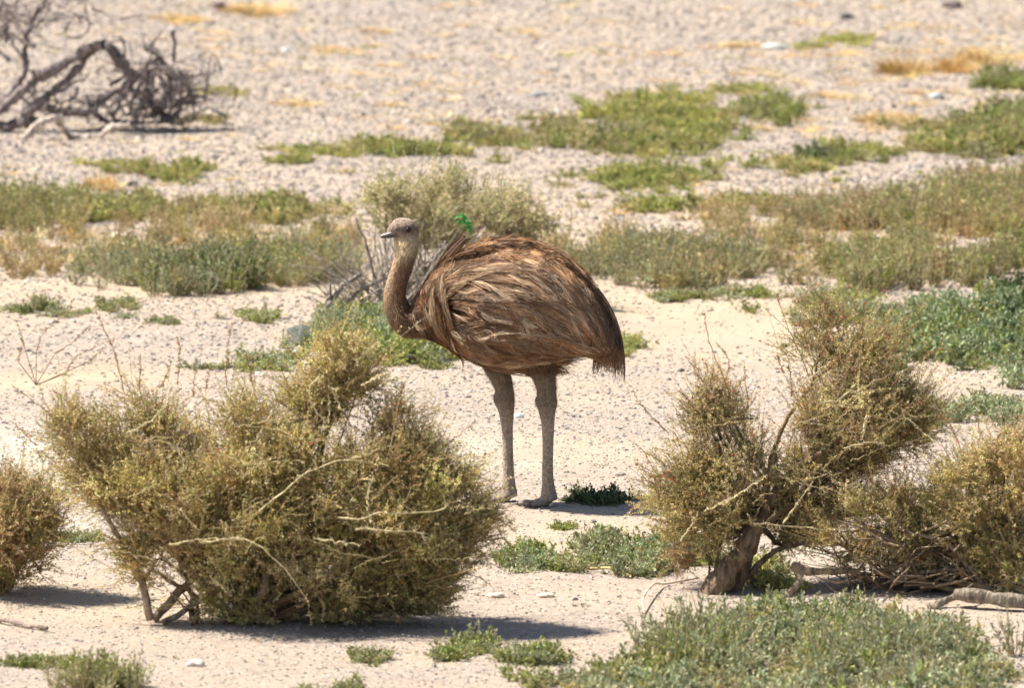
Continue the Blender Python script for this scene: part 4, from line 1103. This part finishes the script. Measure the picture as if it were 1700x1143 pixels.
bc = mixc(bc, ss(by, 822, 836) * .5, (.24, .20, .165))
a = me.color_attributes.new('tint', 'FLOAT_COLOR', 'POINT')
a.data.foreach_set('color', np.concatenate([bc, np.ones((nv, 1))], 1).astype(np.float32).ravel())
me.materials.clear(); me.materials.append(M_SKIN)

rhea = empty('rhea', RO)
tag(rhea, 'tall brown flightless bird with long bare-looking neck standing on gravel between the bushes', 'bird')
bodyo = bpy.data.objects.new('body', me); C.objects.link(bodyo); bodyo.parent = rhea

# beak (upper and lower bill), nostril, eyes
bk = MB()


def bill(pts, dr, col):
    a = np.array(pts, float); S = 16; q = curve(a, S); c = b3d(q[:, 0], q[:, 1]); secs = []
    t = nrm(np.gradient(c, axis=0))
    for i in range(S):
        n1 = nrm(np.cross(t[i], np.array([0, 1, 0]))); r = q[i, 2] / 450
        secs.append((c[i], n1 * r, np.array([0, 1, 0]) * q[i, 3] / 450))
    loft(bk, secs, 14, col)


bill([(659, 384, 4.5, 8), (650, 387.5, 3.8, 7), (642, 390, 3.0, 5.5), (635, 392, 2.3, 4), (631.5, 393.6, 1.0, 2)], 1, (.25, .225, .22))
ub = bk.build('beak', M_HORN, rhea); bk = MB()
bill([(662, 392, 2.6, 8), (652, 393.5, 2.4, 6.5), (643, 394.6, 2.0, 5), (636, 395.2, 1.5, 3.4), (633.5, 395.2, .7, 1.8)], 1, (.17, .145, .135))
bk.build('lower_bill', M_HORN, ub)
for s in (-1, 1):
    e = MB()
    c = b3d(678.5, 380.5, s * .0325)
    th = np.linspace(0, math.pi, 9)
    secs = [(c + np.array([0, 0, .0085 * math.cos(t)]), np.array([.0098 * math.sin(t) + 1e-5, 0, 0]), np.array([0, .0075 * math.sin(t) + 1e-5, 0])) for t in th]
    loft(e, secs, 14, (.012, .008, .008))
    e.build('eye', M_EYE, rhea)
for o_, d in CL:
    cl = MB()
    secs = [(o_ + d * u * .022 + np.array([0, 0, -.004 * u * u]), np.array([d[1], -d[0], 0]) * .007 * (1 - u * .85), np.array([0, 0, .006 * (1 - u * .85)])) for u in np.linspace(-.3, 1, 6)]
    loft(cl, secs, 8, (.10, .085, .075))
    cl.build('claw', M_HORN, rhea)

# --- plumage
def bez(cps, t, s):
    """cps: list of (t, 4 control points); returns px,py for arrays t,s"""
    ts = np.array([c[0] for c in cps]); cp_ = np.array([c[1] for c in cps], float)
    cx = np.stack([np.interp(t, ts, cp_[:, k, 0]) for k in range(4)], -1); cy = np.stack([np.interp(t, ts, cp_[:, k, 1]) for k in range(4)], -1)
    w = np.stack([(1 - s) ** 3, 3 * s * (1 - s) ** 2, 3 * s * s * (1 - s), s ** 3], -1)
    return (cx * w).sum(-1), (cy * w).sum(-1)


def plumes(cps, n, per, smax, dsr, spread, off, lift, pal, tipc, side, s0r=(0, .85), width=.0011, S=9, droop=0.0, tr=(0, 1), base_off=0.0, ends=0.0, tip_lift=0.004, clumpy=1.0, warp=.025, rise=0.0):
    mb = MB()
    t0 = RNG.uniform(*tr, n); s0 = RNG.uniform(*s0r, n) ; ds = RNG.uniform(*dsr, n)
    lay = RNG.uniform(.0, 1, n)
    pc = np.array(pal)[RNG.integers(0, len(pal), n)] * RNG.uniform(.65, 1.35, (n, 1))
    pc = pc * (1 + .24 * np.sin(t0 * 21 + s0 * 6 + 2 * np.sin(s0 * 7)))[:, None]
    N = n * per
    R_ = lambda x: np.repeat(x, per)
    u = np.linspace(0, 1, S)[None]
    dt = RNG.normal(0, spread, N); tipj = RNG.normal(0, spread * .5, N) * clumpy
    T = R_(t0)[:, None] + dt[:, None] * (.3 + 1.0 * np.sin(u * math.pi * .85)) + tipj[:, None] * u ** 2
    lenj = RNG.uniform(.6, 1.0, N)
    wob = R_(RNG.normal(0, spread * 2.0, n))
    ph0 = R_(s0)[:, None]; T0 = R_(t0)[:, None]
    T = T + warp * (np.sin(T0 * 19 + (ph0 + R_(ds)[:, None] * u) * 9 + side) * .6 + np.sin(T0 * 43 - (ph0 + R_(ds)[:, None] * u) * 15) * .4)
    T = T + R_(RNG.normal(0, spread * 2.2, n))[:, None] * u ** 2
    T = T + wob[:, None] * np.sin(u * 3.0 + R_(RNG.uniform(0, 3, n))[:, None]) * u
    Sx = R_(s0)[:, None] + (R_(ds) * lenj)[:, None] * u
    Sx = np.minimum(Sx, smax + RNG.normal(0, .045, (N, 1)) + .02 * u)
    px, py = bez(cps, T, Sx)
    py = py + droop * np.maximum(Sx - .9, 0)[...] * 100
    py = py - rise * u ** 2 * RNG.uniform(-.3, 1.4, (N, 1)) * R_(RNG.random(n) ** 2)[:, None]
    hy = half_y(px, py) + off + base_off * 1.0
    o = R_(lay)[:, None] * lift + lift * (.1 + .9 * R_(lay)[:, None]) * np.sin(np.clip(u * 1.3, 0, 1) * math.pi * .6) + tip_lift * u ** 3 * RNG.uniform(-.5, 1.5, (N, 1))
    y = side * (hy + o)
    P = b3d(px, py); P[..., 1] = y
    P += RNG.normal(0, .0012, P.shape) * u[..., None]
    Tn = nrm(np.gradient(P, axis=1))
    out = np.zeros_like(P); out[..., 1] = side; out[..., 2] = .5; out += RNG.normal(0, .35, (N, 1, 3))
    Sd = nrm(np.cross(Tn, out))
    w = width * RNG.uniform(.6, 1.4, (N, 1)) * (1 - .75 * u)
    V = np.stack([P + Sd * w[..., None], P - Sd * w[..., None]], 2).reshape(-1, 3)
    i = np.arange(N)[:, None] * S * 2 + np.arange(S - 1)[None] * 2
    Q = np.stack([i, i + 1, i + 3, i + 2], -1).reshape(-1, 4)
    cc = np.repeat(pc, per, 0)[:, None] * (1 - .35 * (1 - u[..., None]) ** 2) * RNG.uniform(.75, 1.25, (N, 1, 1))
    tip = np.clip((u - .72) / .28, 0, 1)[..., None] * R_((RNG.random(n) < ends) * 1.0)[:, None, None]
    cc = cc * (1 - tip * .7) + np.array(tipc) * tip * .7
    mb.add(V, Q, None, np.repeat(np.clip(cc, .01, .95), 2, 1).reshape(-1, 3), True)
    return mb


WING = [(0, [(766, 440), (850, 418), (940, 422), (1000, 520)]), (.25, [(752, 462), (850, 432), (955, 482), (1005, 578)]), (.5, [(746, 490), (830, 478), (930, 540), (998, 598)]),
        (.75, [(745, 525), (785, 560), (870, 588), (965, 588)]), (1, [(746, 558), (756, 600), (822, 622), (915, 626)])]
BACK = [(0, [(750, 426), (845, 366), (975, 390), (1028, 560)]), (.5, [(738, 438), (845, 396), (972, 414), (1026, 590)]), (1, [(750, 452), (850, 422), (970, 440), (1015, 600)])]
RUMP = [(0, [(930, 436), (990, 458), (1034, 520), (1037, 608)]), (.5, [(925, 442), (988, 482), (1020, 540), (1018, 608)]), (1, [(920, 450), (970, 500), (990, 550), (985, 606)])]
RUFF = [(0, [(748, 440), (728, 490), (762, 540), (768, 596)]), (.5, [(724, 446), (696, 505), (728, 550), (762, 590)]), (.8, [(706, 476), (688, 515), (704, 548), (746, 580)]), (1, [(694, 500), (674, 526), (690, 552), (738, 574)])]
MANTLE = [(0, [(698, 486), (708, 446), (745, 418), (805, 408)]), (.5, [(716, 490), (730, 455), (765, 432), (835, 420)]), (1, [(738, 500), (752, 470), (790, 445), (850, 432)])]
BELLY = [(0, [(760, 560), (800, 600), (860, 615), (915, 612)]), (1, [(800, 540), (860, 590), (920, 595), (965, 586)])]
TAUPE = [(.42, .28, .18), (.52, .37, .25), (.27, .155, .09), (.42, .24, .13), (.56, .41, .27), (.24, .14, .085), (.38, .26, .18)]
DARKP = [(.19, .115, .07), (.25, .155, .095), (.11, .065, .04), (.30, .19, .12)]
RUST = [(.46, .25, .115), (.56, .33, .16), (.34, .175, .08), (.62, .41, .23), (.18, .095, .05)]
CREAM = (.72, .58, .41)
TAUPE = [(a * .98, b * .90, c * .84) for a, b, c in TAUPE]
RUST = [(a * .98, b * .94, c * .90) for a, b, c in RUST]
FRONT = [(a * .74, b * .68, c * .64) for a, b, c in RUST[:3] + DARKP]
for s in (-1, 1):
    q = 1.0 if s < 0 else .5
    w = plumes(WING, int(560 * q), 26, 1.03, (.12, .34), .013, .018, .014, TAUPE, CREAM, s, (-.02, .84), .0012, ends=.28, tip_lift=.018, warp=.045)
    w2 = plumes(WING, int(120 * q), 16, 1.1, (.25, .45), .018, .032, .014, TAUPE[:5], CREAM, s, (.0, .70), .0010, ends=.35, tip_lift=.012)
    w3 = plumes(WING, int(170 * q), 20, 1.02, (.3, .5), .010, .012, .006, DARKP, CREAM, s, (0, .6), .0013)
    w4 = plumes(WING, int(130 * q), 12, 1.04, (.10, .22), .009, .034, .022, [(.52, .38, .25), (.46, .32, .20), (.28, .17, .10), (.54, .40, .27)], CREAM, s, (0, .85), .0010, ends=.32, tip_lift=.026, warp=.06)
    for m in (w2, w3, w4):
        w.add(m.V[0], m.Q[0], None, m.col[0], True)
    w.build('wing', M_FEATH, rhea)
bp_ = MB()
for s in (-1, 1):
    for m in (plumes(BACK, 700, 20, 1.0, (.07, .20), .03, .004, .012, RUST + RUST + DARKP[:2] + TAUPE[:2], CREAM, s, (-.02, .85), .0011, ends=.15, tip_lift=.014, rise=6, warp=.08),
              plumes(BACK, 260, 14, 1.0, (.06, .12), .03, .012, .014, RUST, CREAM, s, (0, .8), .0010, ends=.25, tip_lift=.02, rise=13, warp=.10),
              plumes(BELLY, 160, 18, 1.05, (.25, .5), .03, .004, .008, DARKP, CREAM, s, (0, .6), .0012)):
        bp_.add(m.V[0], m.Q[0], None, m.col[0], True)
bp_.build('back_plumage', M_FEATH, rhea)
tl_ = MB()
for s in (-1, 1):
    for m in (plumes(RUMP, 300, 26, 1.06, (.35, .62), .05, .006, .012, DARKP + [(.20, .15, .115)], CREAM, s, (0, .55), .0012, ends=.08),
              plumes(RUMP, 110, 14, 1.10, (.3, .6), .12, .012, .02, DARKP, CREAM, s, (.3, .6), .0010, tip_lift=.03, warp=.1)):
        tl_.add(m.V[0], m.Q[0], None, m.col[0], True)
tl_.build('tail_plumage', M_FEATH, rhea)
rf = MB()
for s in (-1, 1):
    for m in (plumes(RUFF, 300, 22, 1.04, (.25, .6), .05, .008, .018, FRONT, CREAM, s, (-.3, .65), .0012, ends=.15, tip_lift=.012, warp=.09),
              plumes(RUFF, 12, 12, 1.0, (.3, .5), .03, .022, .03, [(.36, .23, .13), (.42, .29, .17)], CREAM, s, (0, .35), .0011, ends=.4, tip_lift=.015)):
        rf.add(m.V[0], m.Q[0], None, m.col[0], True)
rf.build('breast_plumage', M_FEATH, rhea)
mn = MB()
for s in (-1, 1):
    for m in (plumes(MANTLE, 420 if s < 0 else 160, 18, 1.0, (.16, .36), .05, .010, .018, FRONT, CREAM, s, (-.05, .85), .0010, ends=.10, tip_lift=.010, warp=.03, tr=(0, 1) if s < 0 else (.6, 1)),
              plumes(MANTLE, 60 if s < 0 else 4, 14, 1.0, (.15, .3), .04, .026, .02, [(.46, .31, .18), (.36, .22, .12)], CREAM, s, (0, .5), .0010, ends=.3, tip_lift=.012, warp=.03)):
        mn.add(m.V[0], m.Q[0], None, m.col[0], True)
mn.build('mantle_plumage', M_FEATH, rhea)
# fine down on neck, head and thighs, grown from the body surface
nrmv = np.empty(nv * 3, np.float32); me.vertices.foreach_get('normal', nrmv); nrmv = nrmv.reshape(-1, 3)
sel = np.where(((bx < 712) & (by < 572) & (by > 364) & (bx > 655) & ~(((bx - 674) / 16) ** 2 + ((by - 383) / 9) ** 2 < 1)) | ((by > 600) & (by < 668)))[0]
k = sel[RNG.integers(0, len(sel), 26000)]
P0 = co[k].astype(float) + RNG.normal(0, .0015, (len(k), 3)); Nn = nrmv[k].astype(float)
kx, ky = bx[k], by[k]
# flow follows the neck downwards
na = np.array([(p[0], p[1]) for p in NECK], float); nT = nrm(np.gradient(na, axis=0)); di = ((kx[:, None] - na[:, 0]) ** 2 + (ky[:, None] - na[:, 1]) ** 2).argmin(1)
fl = np.stack([nT[di, 0], np.zeros(len(k)), -nT[di, 1]], -1)
fl[ky < 395] = np.array([.8, 0, -.3]); fl[ky > 600] = np.array([.1, 0, -1])
D = nrm(nrm(fl - Nn * (fl * Nn).sum(-1, keepdims=True)) + Nn * RNG.uniform(.05, .42, (len(k), 1)) + RNG.normal(0, .2, (len(k), 3)))
ln = np.where(ky > 600, np.where(ky < 640, .022, .012), np.where(ky < 395, .010, np.where(ky > 500, .026, .017))) * RNG.uniform(.6, 1.3, len(k))
Sd = nrm(np.cross(D, Nn)); w = .0007
V = np.stack([P0 + Sd * w, P0 - Sd * w, P0 + D * ln[:, None] - Sd * w * .3 - Nn * .001, P0 + D * ln[:, None] + Sd * w * .3 - Nn * .001], 1).reshape(-1, 3)
dn = MB(); cc = bc[k] * RNG.uniform(.5, 1.7, (len(k), 1)) * np.array([1.05, 1.0, .95])
dn.add(V, np.arange(len(k) * 4).reshape(-1, 4), None, np.repeat(cc, 4, 0), True)
dn.build('neck_down', M_FEATH, rhea)
